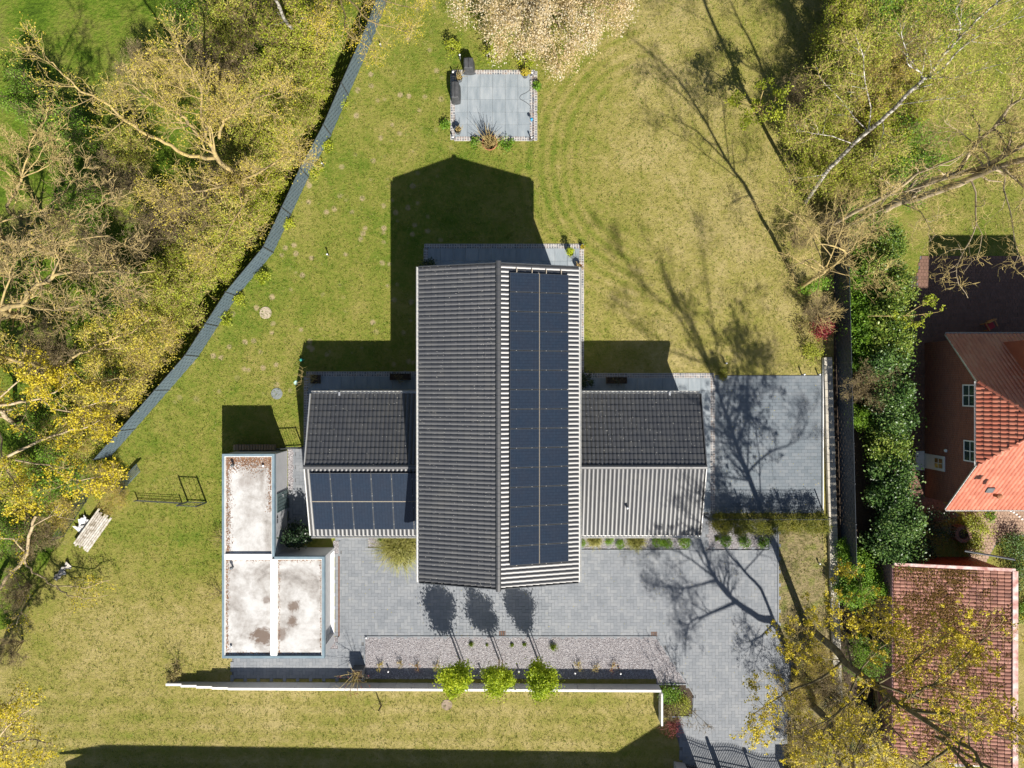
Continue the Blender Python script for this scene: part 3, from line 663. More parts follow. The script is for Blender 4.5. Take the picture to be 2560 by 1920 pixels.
for key, a, b in (('west', wx0, x0), ('east', x1, wx1)):
    q = part('wing_roof', deck('wing_roof', [[(a, wy0, wez), (b, wy0, wez), (b, ry, wrz), (a, ry, wrz)], [(a, ry, wrz), (b, ry, wrz), (b, wy1, wez), (a, wy1, wez)]]), 'tile_dark', house); wr[key] = q
    n_ = round((b - a) / .243); ww = (b - a) / n_; lw = SLw / 12
    tile_slope(q, (b, wy1, wez), (-1, 0, 0), (0, -cw, sw), n_, 12, ww, lw, 'tile_dark', lambda i, j: False)
    if key == 'west':
        mk = lambda i, j, p: (j >= 11 or j <= 1 or p.x < wx0 + .3)
    else: mk = None
    tile_slope(q, (a, wy0, wez), (1, 0, 0), (0, cw, sw), n_, 12, ww, lw, 'tile_dark', lambda i, j: False, mk)
    ridge_caps(q, (a - .06, ry, wrz + .07) if key == 'west' else (b + .06, ry, wrz + .07), (b, ry, wrz + .07) if key == 'west' else (a, ry, wrz + .07), .13, 20, 'tile_dark')
def gutter(par, a, b, out, r=.075, mat='zinc'):
    a, b, out = Vector(a), Vector(b), Vector(out); mb = MB(); V = []
    for P_ in (a, b):
        for k in range(7):
            an = math.pi + math.pi * k / 6; V.append(P_ + out * (r + r * math.cos(an)) + Vector((0, 0, r * math.sin(an))))
        V += [P_ + out * (2 * r + .012) + Vector((0, 0, .012)), P_ + out * 2 * r + Vector((0, 0, .02))]
    fs = [(i, i + 1, 9 + i + 1, 9 + i) for i in range(8)]; mb.add(V, fs); return part('gutter', mb, mat, par)
gutter(roof, (hx0 + .0, hy0 - .02, ez + .02), (hx0, hy1 + .02, ez + .02), (-1, 0, 0)); gutter(roof, (hx1, hy1 + .02, ez + .02), (hx1, hy0 - .02, ez + .02), (1, 0, 0))
for key, a, b in (('west', wx0, x0), ('east', x1, wx1)):
    gutter(wr[key], (b, wy1, wez + .02), (a, wy1, wez + .02), (0, 1, 0)); gutter(wr[key], (a, wy0, wez + .02), (b, wy0, wez + .02), (0, -1, 0))
    s_ = -1 if key == 'west' else 1; xx = wx0 if key == 'west' else wx1; m2 = MB()
    for yy, sg in ((wy0, 1), (wy1, -1)):
        m2.obox(((xx + s_ * .03), (yy + ry) / 2, (wez + wrz) / 2 + .06), (.03, 0, 0), (0, (ry - yy) / 2, (wrz - wez) / 2), (0, 0, .075))
    part('verge_board', m2, 'zinc' if key == 'west' else 'tile_dark', wr[key])
m2 = MB()
for yy in (hy0 - .02, hy1 + .02):
    m2.obox(((hx0 + rx) / 2, yy, (ez + rz) / 2 + .03), ((rx - hx0) / 2, 0, (rz - ez) / 2), (0, .02, 0), (0, 0, .09)); m2.obox(((hx1 + rx) / 2, yy, (ez + rz) / 2 + .03), ((rx - hx1) / 2, 0, (rz - ez) / 2), (0, .02, 0), (0, 0, .09))
part('verge_board', m2, 'anthracite', roof)
# snow hooks, flakes of lichen
V = []
for k in range(900):
    if k < 600: s_ = R.random(); p = Vector((hx0 + s_ * 4.33, R.uniform(hy0, hy1), ez + s_ * (rz - ez) + .115))
    else:
        s_ = R.random(); p = Vector((R.uniform(4.2, 10.9) if k > 700 else R.uniform(-11.6, -5.6), wy1 - s_ * 4.15, wez + s_ * (wrz - wez) + .115))
    V.append(tuple(p))
v, f = leaf_quads(np.array(V), 0.035, NR, up=3.0); stuff(mesh_obj('lichen', v, f, 'lichen', house))
# solar panels
def solar(par, O, u, v, w, h):
    u, v = Vector(u).normalized(), Vector(v).normalized(); n = u.cross(v); t = .035
    me = SOLAR.get((w, h))
    if not me:
        mb = MB(); fr = .022
        mb.box(0, w, 0, h, 0, t - .002)
        mb.add([(fr, fr, t), (w - fr, fr, t), (w - fr, h - fr, t), (fr, h - fr, t)], [(0, 1, 2, 3)])
        me = bpy.data.meshes.new('solar_panel'); me.from_pydata(mb.v, [], mb.f); me.materials.append(MATS['steel']); me.materials.append(MATS['solar_glass']); me.materials.append(MATS['anthracite'])
        for pi in range(6): me.polygons[pi].material_index = 2
        me.polygons[6].material_index = 1; SOLAR[(w, h)] = me
    o = link(bpy.data.objects.new('solar_panel', me), par)
    o.matrix_local = Matrix.Translation(O) @ Matrix(((u.x, v.x, n.x), (u.y, v.y, n.y), (u.z, v.z, n.z))).to_4x4(); return n
SOLAR = {}
nE = Vector((sm, 0, cm)); clampm = MB(); railm = MB()
pw, ph = 1.63, (pan_y0 - pan_y1) / 15
for c_ in range(2):
    for r_ in range(15):
        s_ = pan_x0 + c_ * (pw + .035) + pw; O = Vector((rx + s_ * cm, pan_y1 + r_ * ph + .006, rz - s_ * sm)) + nE * .17
        solar(roof, O, (0, 1, 0), (-cm, 0, sm), ph - .03, pw)
        for q in (.25, .78):
            for e_ in ((0,) if r_ else (0,)) + ((1,) if r_ == 14 else ()):
                c0 = Vector((rx + (s_ - pw * q) * cm, pan_y1 + (r_ + e_) * ph, rz - (s_ - pw * q) * sm)) + nE * .212; clampm.obox(c0, (.015, 0, 0), (0, .011, 0), (0, 0, .006))
s_ = pan_x0 + pw + .017; railm.obox(Vector((rx + s_ * cm, (pan_y0 + pan_y1) / 2, rz - s_ * sm)) + nE * .18, (.008 * cm, 0, -.008 * sm), (0, (pan_y0 - pan_y1) / 2, 0), nE * .012)  # tan centre strip, coloured like sunlit tiles showing through the panel gap
for s_ in (pan_x0 + .4, pan_x0 + 1.25, pan_x0 + 2.05, pan_x0 + 2.9):
    railm.obox(Vector((rx + s_ * cm, (pan_y0 + pan_y1) / 2 + .1, rz - s_ * sm)) + nE * .145, (.02 * cm, 0, -.02 * sm), (0, (pan_y0 - pan_y1) / 2 + .12, 0), nE * .02)
stuff(part('clamps', clampm, 'zinc', roof)); part('mounting_rail', railm, 'cover_tan', roof)
nS = Vector((0, -sw, cw)); clampm = MB(); railm = MB(); pw2 = 1.163
for c_ in range(6):
    for r_ in range(2):
        s_ = .30 + r_ * 1.80 + 1.76; O = Vector((-11.50 + c_ * pw2 + .006, ry - s_ * cw, wrz - s_ * sw)) + nS * .17
        solar(wr['west'], O, (1, 0, 0), (0, cw, sw), pw2 - .02, 1.76)
        for q in (.2, .8):
            c0 = Vector((-11.50 + (c_ + 1) * pw2, ry - (s_ - 1.76 * q) * cw, wrz - (s_ - 1.76 * q) * sw)) + nS * .212; clampm.obox(c0, (.014, 0, 0), (0, .018, 0), (0, 0, .006))
s_ = .30 + 1.78; railm.obox(Vector((-8.0, ry - s_ * cw, wrz - s_ * sw)) + nS * .18, (3.5, 0, 0), (0, .012 * cw, .012 * sw), nS * .012)
for s_ in (.7, 1.6, 2.5, 3.4): railm.obox(Vector((-8.0, ry - s_ * cw, wrz - s_ * sw)) + nS * .145, (3.45, 0, 0), (0, .02 * cw, .02 * sw), nS * .02)
stuff(part('clamps', clampm, 'zinc', wr['west'])); part('mounting_rail', railm, 'cover_tan', wr['west'])
p = W(1567, 1268, 3.5); m2 = MB().lathe([(.06, -.25), (.06, .22), (.085, .22), (.085, .28), (.02, .31)], 12, p); part('vent_pipe', m2, 'steel', wr['east'], True)
for (px, py, z) in ((849, 986, 2.95), (1674, 986, 2.95), (847, 1337, 2.95)): part('gutter_clip', MB().obox(W(px, py, z) + Vector((0, .03, .05)), (.05, 0, 0), (0, .1, 0), (0, 0, .025)), 'steel', house)

# ---- flat-roofed garages
gx0, gx1, gx2 = -17.11, -14.02, -11.07; gy0, gy1, gy2 = -16.19, -10.19, -4.13; gz_ = 2.65
gar = thing('garage', 'flat roofed light grey garage block of three units with stained pale roofs', 'garage', (0, 0, 0))
mb = MB(); t = .10
mb.prism([(gx0 + .04, gy0 + .04), (gx2 - .28, gy0 + .04), (gx2 - .28, gy1 - .04), (gx1 - .04, gy1 - .04), (gx1 - .04, gy2 - .04), (gx0 + .04, gy2 - .04)], 0, 2.46)
part('wall', mb, 'plaster_grey', gar)
mb = MB(); xi = gx2 - .28                                    # front wall around the door recess
mb.box(xi, gx2 - .04, gy0 + .04, gy0 + .62, 0, 2.46); mb.box(xi, gx2 - .04, gy1 - .24, gy1 - .04, 0, 2.46); mb.box(xi, gx2 - .04, gy0 + .62, gy1 - .24, 2.15, 2.46)
part('front_wall', mb, 'plaster_grey', gar)
dr = MB()
for k in range(16):
    y0_, y1_ = gy0 + .62, gy1 - .24; dr.box(xi, xi + .03, y0_, y1_, .12 + k * .127, .12 + k * .127 + .118)
d_ = part('garage_door', dr, 'door_grey', gar); part('door_frame', MB().box(xi + .031, xi + .25, gy0 + .62, gy1 - .24, .034, .12), 'white_paint', gar)
part('drain_channel', MB().box(G(846, 0).x, G(849.5, 0).x, G(0, 1590).y, G(0, 1390).y, .034, .042), 'rust', gar)
def rimbox(mb, x0, x1, y0, y1): mb.box(x0, x1, y0, y1, 2.36, gz_)
rim = MB(); c = .14
rimbox(rim, gx0, gx0 + c, gy0, gy2); rimbox(rim, gx0 + c, gx1 - c, gy2 - c, gy2); rimbox(rim, gx1 - c, gx1, gy1, gy2); rimbox(rim, gx1, gx2, gy1 - c, gy1 + .0)
rimbox(rim, gx2 - c, gx2, gy0, gy1 - c); rimbox(rim, gx0 + c, gx2 - c, gy0, gy0 + c)
part('fascia', rim, 'trim_blue', gar)
part('roof_divider', MB().box(gx0 + c, gx1 - c, gy1 - .15, gy1 + .15, 2.40, gz_ - .01), 'white_paint', gar); part('roof_divider', MB().box(gx1 - .22, gx1 + .13, gy0 + c, gy1 - .15, 2.40, gz_ - .012), 'white_paint', gar)
for a, b, e, g in ((gx0 + c, gx1 - c, gy1 + .15, gy2 - c), (gx0 + c, gx1 - .22, gy0 + c, gy1 - .15), (gx1 + .13, gx2 - c, gy0 + c, gy1 - .15)):
    part('roof_membrane', MB().box(a, b, e, g, 2.46, 2.50), 'roof_membrane', gar)
    lip = MB(); q = .035; lip.box(a, a + q, e, g, 2.50, gz_ - .03); lip.box(b - q, b, e, g, 2.50, gz_ - .03); lip.box(a + q, b - q, g - q, g, 2.50, gz_ - .03); part('roof_upstand', lip, 'white_edge', gar)
# leaf litter caught on the roofs
V = []
for k in range(4200):
    q = R.random()
    if q < .42: x = R.uniform(gx0 + .2, gx1 - .2); y = gy2 - .2 - abs(R.gauss(0, .38))
    elif q < .62: x = gx0 + .2 + abs(R.gauss(0, .16)); y = R.uniform(gy1 + .2, gy2 - .2)
    elif q < .70: x = gx1 - .2 - abs(R.gauss(0, .13)); y = R.uniform(gy1 + 2.6, gy2 - .2)
    elif q < .80: x = gx0 + .2 + abs(R.gauss(0, .08)); y = R.uniform(gy0 + .2, gy1 - .2)
    elif q < .88: x = R.choice((gx1 + .2, gx2 - .2)) ; x += (1 if x < gx2 - 1 else -1) * abs(R.gauss(0, .05)); y = R.uniform(gy0 + .2, gy1 - .2)
    else: x = R.uniform(gx0 + .2, gx2 - .2); y = R.choice((gy0 + .2 + abs(R.gauss(0, .05)), gy1 - .2 - abs(R.gauss(0, .06))))
    V.append((x, y, 2.508 + R.random() * .015))
v, f = leaf_quads(np.array(V), 0.06, NR, up=2.5); stuff(mesh_obj('leaf_litter', v, f, 'debris', gar))
for (px, py, mt_, r_, h_) in ((579, 1164, 'pot_grey', .09, .35), (657, 1165, 'lamp_white', .075, .14), (577, 1421, 'pot_grey', .09, .35), (577, 1617, 'steel', .07, .12)):
    p = W(px, py, 2.5 + h_); p.z = 2.5; part('vent_pipe', MB().lathe([(r_ * .6, 0), (r_ * .6, h_ * .7), (r_, h_ * .7), (r_, h_ * .9), (r_ * .5, h_)], 14, p), mt_, gar, True)
xa = gx1 - .04; ya, yb = G(0, 1266).y, G(0, 1225).y
sd = part('side_door', MB().box(xa, xa + .03, ya, yb, .04, 2.05), 'door_teal', gar); g2 = MB()
for k in range(1, 5): g2.box(xa + .03, xa + .036, ya + k * (yb - ya) / 5 - .012, ya + k * (yb - ya) / 5 + .012, .1, 1.98)
part('door_groove', g2, 'anthracite', sd); part('door_handle', MB().box(xa + .03, xa + .08, yb - .13, yb - .10, .98, 1.14).box(xa + .06, xa + .085, yb - .26, yb - .10, 1.06, 1.09), 'steel', sd)
part('door_frame', MB().box(xa, xa + .045, ya - .06, ya, .0, 2.11).box(xa, xa + .045, yb, yb + .06, 0, 2.11).box(xa, xa + .045, ya, yb, 2.05, 2.11), 'door_teal', gar)
em = MB(); y_ = W(0, 1287, 2.2).y; em.add([(xa + .006, y_, 1.95), (xa + .006, y_ - .24, 2.10), (xa + .006, y_ - .24, 1.82)], [(0, 1, 2), (2, 1, 0)])
for k in range(3):
    for i in range(5): em.box(xa + .002, xa + .006, y_ - .29 - i * .055 - .035, y_ - .29 - i * .055, 1.84 + k * .09, 1.90 + k * .09)
part('emblem', em, 'black', gar)

# ------------------------------------------------------------ walls, fences, gates
# garden wall of upright concrete panels along the long gravel bed
gw = thing('garden_wall', 'long low white concrete wall of upright panels behind the gravel bed', 'garden wall', G(1030, 1702))
o = Vector(gw.location)
a, b = G(420, 1700), G(1646, 1706); d = b - a; n = 30; L = d.length / n; d.normalize(); nn = Vector((-d.y, d.x, 0))
for i in range(n):
    h = (0.30, 0.50, 0.66, 0.80)[i] if i < 4 else 0.89
    c = a + d * (i + .5) * L - nn * .17; c.z = h / 2
    mb = MB().obox(c - o, d * (L / 2 - .006), nn * .07, (0, 0, h / 2)); part('wall_panel', mb, 'wall_stone', gw)
    part('coping', MB().obox(c - o + Vector((0, 0, h / 2 + .008)), d * (L / 2 - .004), nn * .072, (0, 0, .008)), 'white_edge', gw)
for i in range(4):
    c = G(1648.5, 1720 + 20 * i + 10); c.z = .42; part('wall_panel', MB().obox(c - o, (.055, 0, 0), (0, .245, 0), (0, 0, .42)), 'white_edge', gw)
# low capped wall east of the court
ew = thing('boundary_wall', 'low old stone wall with broad flat cap running beside the parking court', 'wall', G(2070, 1200)); o = Vector(ew.location)
a, b = G(2066, 893), G(2092, 1760); d = b - a; n = 43; L = d.length / n; d.normalize(); nn = Vector((d.y, -d.x, 0))
for i in range(n):
    c = a + d * (i + .5) * L; c.z = 0.13
    part('cap_stone', MB().obox(c - o + Vector((R.uniform(-.004, .004), 0, R.uniform(-.006, .006))), d * (L / 2 - .008), nn * .25, (0, 0, .13)), 'old_stone', ew)
part('sunlit_edge', MB().obox(G(2056, 1090) - o + Vector((0, 0, .07)), (.03, 0, 0), (0, 4.9, 0), (0, 0, .07)), 'white_edge', ew)  # pale strip painted for sunlight on the wall top beyond the fence shadow

def mesh_fence(name, label, cat, pts, h, mat, strips=True, panel=2.5, group=None, bars=False, nstrip=9):
    t = thing(name, label, cat, G(*pts[len(pts) // 2]), group); o = Vector(t.location)
    P = [G(*p) for p in pts]; posts = []; wire = MB()
    for a, b in zip(P[:-1], P[1:]):
        d = b - a; n = max(1, round(d.length / panel)); L = d.length / n; d.normalize(); nn = Vector((-d.y, d.x, 0))
        for i in range(n):
            c = a + d * (i + .5) * L; posts.append(a + d * i * L)
            if strips:
                for k in range(nstrip):                # woven privacy strips
                    z = .06 + (k + .5) * (h - .1) / nstrip; mb = MB(); hh = (h - .1) / nstrip * .505; m = 10
                    q = []
                    for e in range(m + 1):
                        off = nn * (.010 if (e + k) % 2 else -.010); pp = c + d * ((e / m - .5) * (L - .03)) + off - o; q.append((pp + Vector((0, 0, z - hh)), pp + Vector((0, 0, z + hh))))
                    vs = [v for pr in q for v in pr]; mb.add(vs, [(2 * e, 2 * e + 2, 2 * e + 3, 2 * e + 1) for e in range(m)]); part('privacy_strip', mb, mat, t)
            k = 12 if strips else 22
            for e in range(k):
                pp = c + d * ((e / (k - 1) - .5) * (L - .04)) - o; wire.obox(pp + Vector((0, 0, h / 2)), d * .004, nn * .004, (0, 0, h / 2))
            for z in ([h - .02, h * .66, h * .33, .08] if not strips else [h - .01]): wire.obox(c - o + Vector((0, 0, z)), d * (L / 2), nn * .010, (0, 0, .008))
    posts.append(P[-1])
    for p in posts: part('post', MB().box(p.x - o.x - .03, p.x - o.x + .03, p.y - o.y - .03, p.y - o.y + .03, 0, h + .04), 'anthracite', t)
    stuff(part('wire_mesh', wire, 'strip_dark' if mat == 'strip_dark' else 'anthracite', t)); return t
mesh_fence('privacy_fence', 'long grey woven strip fence running diagonally between lawn and wood', 'fence', FENCE_W[::-1], 1.95, 'strip_grey')
mesh_fence('privacy_fence', 'dark woven strip fence between the lawn and the laurel hedge', 'fence', [(2066, -60), (2103, 1392)], 2.1, 'strip_dark')
mesh_fence('bar_fence', 'thin grey bar fence above the clipped golden hedge', 'fence', [(1760, 1288), (2060, 1288)], 1.55, 'strip_dark', strips=False)
mesh_fence('bar_fence', 'thin grey bar fence across the grass beside the garage', 'fence', [(345, 1250), (455, 1256)], .45, 'strip_grey', strips=False)
mesh_fence('bar_fence', 'rickety dark slatted fence overgrown by yellow twigs beside the white boards', 'fence', [(268, 1160), (215, 1255), (160, 1340)], 1.3, 'strip_dark', strips=False, panel=1.6)
def frame_gate(name, label, a, b, h, post=.04, bars=8):
    t = thing(name, label, 'gate', G((a[0] + b[0]) / 2, (a[1] + b[1]) / 2)); o = Vector(t.location); a, b = G(*a), G(*b); d = (b - a); L = d.length; d.normalize(); nn = Vector((-d.y, d.x, 0))
    for p in (a, b): part('post', MB().obox(p - o + Vector((0, 0, h / 2)), d * post, nn * post, (0, 0, h / 2)), 'anthracite', t)
    for z in (h - .06, .12): part('rail', MB().obox((a + b) / 2 - o + Vector((0, 0, z)), d * (L / 2 - post), nn * .022, (0, 0, .022)), 'anthracite', t)
    for i in range(bars): part('bar', MB().obox(a + d * (L * (i + 1) / (bars + 1)) - o + Vector((0, 0, h / 2)), d * .008, nn * .008, (0, 0, h / 2 - .10)), 'anthracite', t)
    return t
frame_gate('garden_gate', 'narrow dark metal gate standing in the grass left of the garage', (470, 1254), (516, 1256), 1.55, bars=3)
frame_gate('side_gate', 'small barred metal gate between the garage and the west wing', (706, 1119), (757, 1117), 1.2, .035, 7)
# driveway gate: ornate bars on rails, with pillars
dg = thing('driveway_gate', 'dark wrought iron driveway gate with pointed bars at the picture bottom', 'gate', G(1850, 1935)); o = Vector(dg.location)
a, b = G(1712, 1908), G(1976, 1962); d = b - a; L = d.length; d.normalize(); nn = Vector((-d.y, d.x, 0)); K = 58
def top(s): return 1.55 + .12 * math.sin(s * math.pi * 4 + 1.0)
for i in range(K):
    s_ = (i + .5) / K; p = a + d * L * s_ - o; h = top(s_) + .16
    part('bar', MB().obox(p + Vector((0, 0, h / 2 + .05)), d * .019, nn * .019, (0, 0, h / 2)).add([p + Vector((-.02, 0, h + .05)), p + Vector((.02, 0, h + .05)), p + Vector((0, .02, h + .05)), p + Vector((0, 0, h + .16))], [(0, 1, 3), (1, 2, 3), (2, 0, 3)]), 'black', dg)
for dz in (0, -.2):
    q = [a + d * L * i / 24 - o + Vector((0, 0, top(i / 24) + dz)) for i in range(25)]; v, f = tubes([(np.array([tuple(p) for p in q]), np.full(25, .022))], 5); mesh_obj('rail', v, f, 'black', dg)
for z in (.35, .62): part('rail', MB().obox((a + b) / 2 - o + Vector((0, 0, z)), d * L / 2, nn * .02, (0, 0, .024)), 'black', dg)
for s_, r_, h_ in ((.32, .07, 2.0), (.345, .04, 1.5), (.655, .035, 1.4), (1.0, .07, 1.7)): part('post', MB().obox(a + d * L * s_ - o + Vector((0, 0, h_ / 2)), d * r_, nn * r_, (0, 0, h_ / 2)), 'black', dg)
part('lamp', MB().lathe([(.02, 0), (.12, .05), (.14, .2), (.05, .3)], 10, a + d * L * .66 - o + Vector((0, 0, 1.5))), 'black', dg)
t = thing('gate_pillar', 'squat grey pillar left of the driveway gate', 'pillar', G(1702, 1905)); o = Vector(t.location)
part('shaft', MB().prism([tuple(G(x, y) - o)[:2] for x, y in ((1684, 1903), (1711, 1907), (1728, 1985), (1684, 1985))], 0, .82), 'plaster_grey', t); part('cap', MB().prism([tuple(G(x, y) - o)[:2] for x, y in ((1682.5, 1902), (1712, 1906), (1730, 1987), (1682.5, 1987))], .82, .86), 'wall_stone', t)
t = thing('gate_pillar', 'tall pillar right of the driveway gate shading the paving', 'pillar', G(1995, 1962))
part('shaft', MB().box(-.62, .62, -.4, .4, 0, 1.95), 'plaster_grey', t); part('cap', MB().box(-.66, .66, -.44, .44, 1.95, 2.03), 'wall_stone', t)
# house across the lane to the south: only its shadow enters the picture
t = thing('neighbour_house', 'house with long ridge south of the lawn casting the shadow along it', 'house', (0, 0, 0))
xa, xb, xc = G(215, 0).x, G(1640, 0).x, G(1838, 0).x; yr = G(0, 2172).y
mb = MB(); mb.add([(xa, yr - 5, 0), (xb, yr - 5, 0), (xb, yr + 3.2, 0), (xa, yr + 3.2, 0), (xa, yr - 5, 4), (xb, yr - 5, 4), (xb, yr + 3.2, 3.3), (xa, yr + 3.2, 3.3), (xa + 4, yr, 7.3), (xb, yr, 6.8)],
                  [(0, 1, 5, 4), (2, 3, 7, 6), (1, 2, 6, 9, 5), (3, 0, 4, 8, 7), (4, 5, 9, 8), (6, 7, 8, 9)]); part('wall', mb, 'plaster', t)
part('roof', deck('roof', [[(xa + 4, yr, 7.35), (xb, yr, 6.85), (xb, yr + 3.6, 3.5), (xa - .3, yr + 3.6, 3.5)], [(xa - .3, yr - 5.3, 3.9), (xb, yr - 5.3, 3.9), (xb, yr, 6.85), (xa + 4, yr, 7.35)]], th=.1), 'tile_dark', t)
mb = MB(); mb.add([(xb, yr - 5, 0), (xc, yr - 5, 0), (xc, yr, 0), (xb, yr, 0), (xb, yr - 5, 6.8), (xc, yr - 5, 9.2), (xc, yr, 9.2), (xb, yr, 6.8)], [(0, 1, 5, 4), (1, 2, 6, 5), (2, 3, 7, 6), (3, 0, 4, 7), (4, 5, 6, 7)]); part('tower_wall', mb, 'plaster', t)

# ------------------------------------------------------------ the brick house on the right
bx = 1031; nb = thing('brick_house', 'red brick house with orange tiled half hipped roof at the right edge', 'house', (0, 0, 0))
def Q(gx, gy, z): return G(1280 + gx, 960 + gy, z)
E0, E1, RG = -117, 295, 89; ezn, hz, rzn = 2.5, 5.4, 7.75; N0, N1 = -6, 180; xr = 1031 + 84; xe = 1031 + 560
wl = MB(); n0, n1 = E0 + 14, E1 - 14
def gab(gy): return min(rzn, ezn + (rzn - ezn) * (gy - E0) / (RG - E0) if gy < RG else ezn + (rzn - ezn) * (E1 - gy) / (E1 - RG)) - .12
wl.add([Q(bx, n1, 0), Q(xe, n1, 0), Q(xe, n0, 0), Q(bx, n0, 0), Q(bx, n1, gab(n1)), Q(xe, n1, gab(n1)), Q(xe, n0, gab(n0)), Q(bx, n0, gab(n0)), Q(bx, N1, hz - .1), Q(bx, N0, hz - .1)],
       [(0, 1, 5, 4), (1, 2, 6, 5), (2, 3, 7, 6), (3, 0, 4, 8, 9, 7)]); part('wall', wl, 'brick_wall', nb)
v0 = bx - 6                                              # the verge just oversails the gable
faces = [[Q(v0, E0, ezn), Q(v0, N0, hz), Q(xr, RG, rzn), Q(xe, RG, rzn), Q(xe, E0, ezn)], [Q(v0, E1, ezn), Q(xe, E1, ezn), Q(xe, RG, rzn), Q(xr, RG, rzn), Q(v0, N1, hz)], [Q(v0, N1, hz), Q(xr, RG, rzn), Q(v0, N0, hz)]]
mb = MB()
for fc in faces:
    nrm = (fc[1] - fc[0]).cross(fc[2] - fc[0]).normalized(); fc = fc if nrm.z > 0 else fc[::-1]; m = len(fc); up = Vector((0, 0, -.06))
    mb.add([p for p in fc] + [p + up for p in fc], [tuple(range(m)), tuple(range(2 * m - 1, m - 1, -1))] + [((i + 1) % m, i, m + i, m + (i + 1) % m) for i in range(m)])
nroof = part('roof', mb, 'tile_red', nb)
cnt = [0]
def face_tiles(fc, O, u, w, l, cap, hump=.05, lift=.05):
    nrm = (fc[1] - fc[0]).cross(fc[2] - fc[0]).normalized(); nrm = nrm if nrm.z > 0 else -nrm; u = Vector(u).normalized(); v = nrm.cross(u); O = Vector(O)
    pl = [((p - O).dot(u), (p - O).dot(v)) for p in fc]; nu = int(max(q[0] for q in pl) / w) + 1; nv = int(max(q[1] for q in pl) / l) + 1
    left = [cap]
    def mk(i, j, p): return inside(((i + .5) * w, (j + .5) * l), pl) and (p.x * F / (H - p.z)) < 1420
    def pk(i, j):
        left[0] -= 1; return left[0] >= 0
    tile_slope(nroof, O + nrm * .01, u, v, nu, nv, w, l, 'tile_red', pk, mk, hump, lift, 6)
face_tiles(faces[2], Q(v0, N0, hz), Q(v0, N1, hz) - Q(v0, N0, hz), .235, .39, 160, .06, .07)
face_tiles(faces[1], Q(v0, E1, ezn), (1, 0, 0), .245, .36, 100)
face_tiles([faces[0][i] for i in (0, 4, 3, 2, 1)], Q(xe, E0, ezn), (-1, 0, 0), .245, .36, 40)
ridge_caps(nroof, Q(v0 + 2, N0, hz + .05), Q(xr, RG, rzn + .06), .14, 9, 'tile_red', name='hip_tile'); ridge_caps(nroof, Q(v0 + 2, N1, hz + .03), Q(xr, RG, rzn + .06), .10, 9, 'tile_red', name='hip_tile')
gutter(nroof, Q(xe, E0, ezn), Q(v0, E0, ezn), (0, 1, 0), .06); gutter(nroof, Q(v0, E1, ezn), Q(xe, E1, ezn), (0, -1, 0), .06); gutter(nroof, Q(v0 - 1, N0, hz), Q(v0 - 1, N1, hz), (-1, 0, 0), .05)
vb = MB()
for (ya, za), (yb, zb) in (((E0, ezn), (N0, hz)), ((E1, ezn), (N1, hz))):
    p, q = Q(v0, ya, za), Q(v0, yb, zb); vb.obox((p + q) / 2 + Vector((-.02, 0, -.02)), (.02, 0, 0), (q - p) / 2, (0, 0, .06))
part('verge_board', vb, 'zinc', nb)
# dormer to the north with a tile-hung cheek
dx = 1145; dm = MB(); y0, y1 = -98, RG; zt = 6.5
dm.add([Q(dx, y0, ezn + .3), Q(dx, y0, zt), Q(dx, y1, zt + .3), Q(dx, y1, ezn), Q(dx + 210, y0, ezn + .3), Q(dx + 210, y0, zt), Q(dx + 210, y1, zt + .3), Q(dx + 210, y1, ezn)], [(0, 1, 2, 3), (7, 6, 5, 4), (0, 4, 5, 1), (1, 5, 6, 2)])
part('dormer', dm, 'tile_red', nb)
p, q = Q(dx - 3, y0 + 4, ezn + .42), Q(dx - 3, RG - 30, ezn + (rzn - ezn) * (RG - 30 - E0) / (RG - E0) + .08); part('flashing', MB().obox((p + q) / 2, (.10, 0, 0), (q - p) / 2, (0, 0, .03)), 'lead', nb)
for gy, zc, w, h in ((26, 4.55, 1.25, 1.15), (151, 4.65, 1.2, 1.15)): wall_window(nb, Q(bx - 1, gy, zc) , (0, 1, 0), w, h, (-1, 0, 0), frame='white_paint')
dd = part('door', MB().box(*(lambda c: (c.x - .05, c.x + .02, c.y - .45, c.y + .45, .12, 2.2))(Q(bx, 191, 0))), 'white_paint', nb)
c = Q(bx - 2, 191, 0); part('pane', MB().box(c.x - .03, c.x - .01, c.y - .28, c.y + .28, 1.25, 2.02), 'glass_warm', dd); part('glazing_bar', MB().box(c.x - .04, c.x - .03, c.y - .015, c.y + .015, 1.25, 2.02).box(c.x - .04, c.x - .03, c.y - .28, c.y + .28, 1.62, 1.65), 'white_paint', dd)
part('door_step', MB().box(c.x - .55, c.x - .02, c.y - .6, c.y + .6, 0.03, .14), 'white_edge', nb)
part('wall_lamp', MB().lathe([(.03, 0), (.09, .04), (.09, .14), (.02, .2)], 10, Q(bx - 3, 158, 2.3)), 'lamp_white', nb)
p = W(2492, 1239, 5.1); part('roof_vent', MB().lathe([(.10, -.2), (.10, .16), (.15, .18), (.15, .28), (.05, .34)], 12, p), 'terracotta', nroof); part('roof_hatch', MB().obox(W(2475, 1225, 5.4), (.2, 0, 0), (0, .14, .13), (0, -.03, .03)), 'lead', nroof)
# red chair in the yard
ch = thing('chair', 'red cushioned wooden garden chair on the shaded brick yard', 'chair', W(2463, 815)); ch.rotation_euler = (0, 0, .5)
part('seat', MB().box(-.24, .24, -.24, .24, .42, .48), 'red_fabric', ch); part('backrest', MB().box(-.26, .26, .24, .29, .48, .95), 'chair_wood', ch)
for x in (-.22, .22):
    for y in (-.22, .24): part('leg', MB().box(x - .025, x + .025, y - .025, y + .025, .02, .42), 'chair_wood', ch)
for x in (-.28, .28): part('armrest', MB().box(x - .03, x + .03, -.24, .26, .64, .68), 'chair_wood', ch)

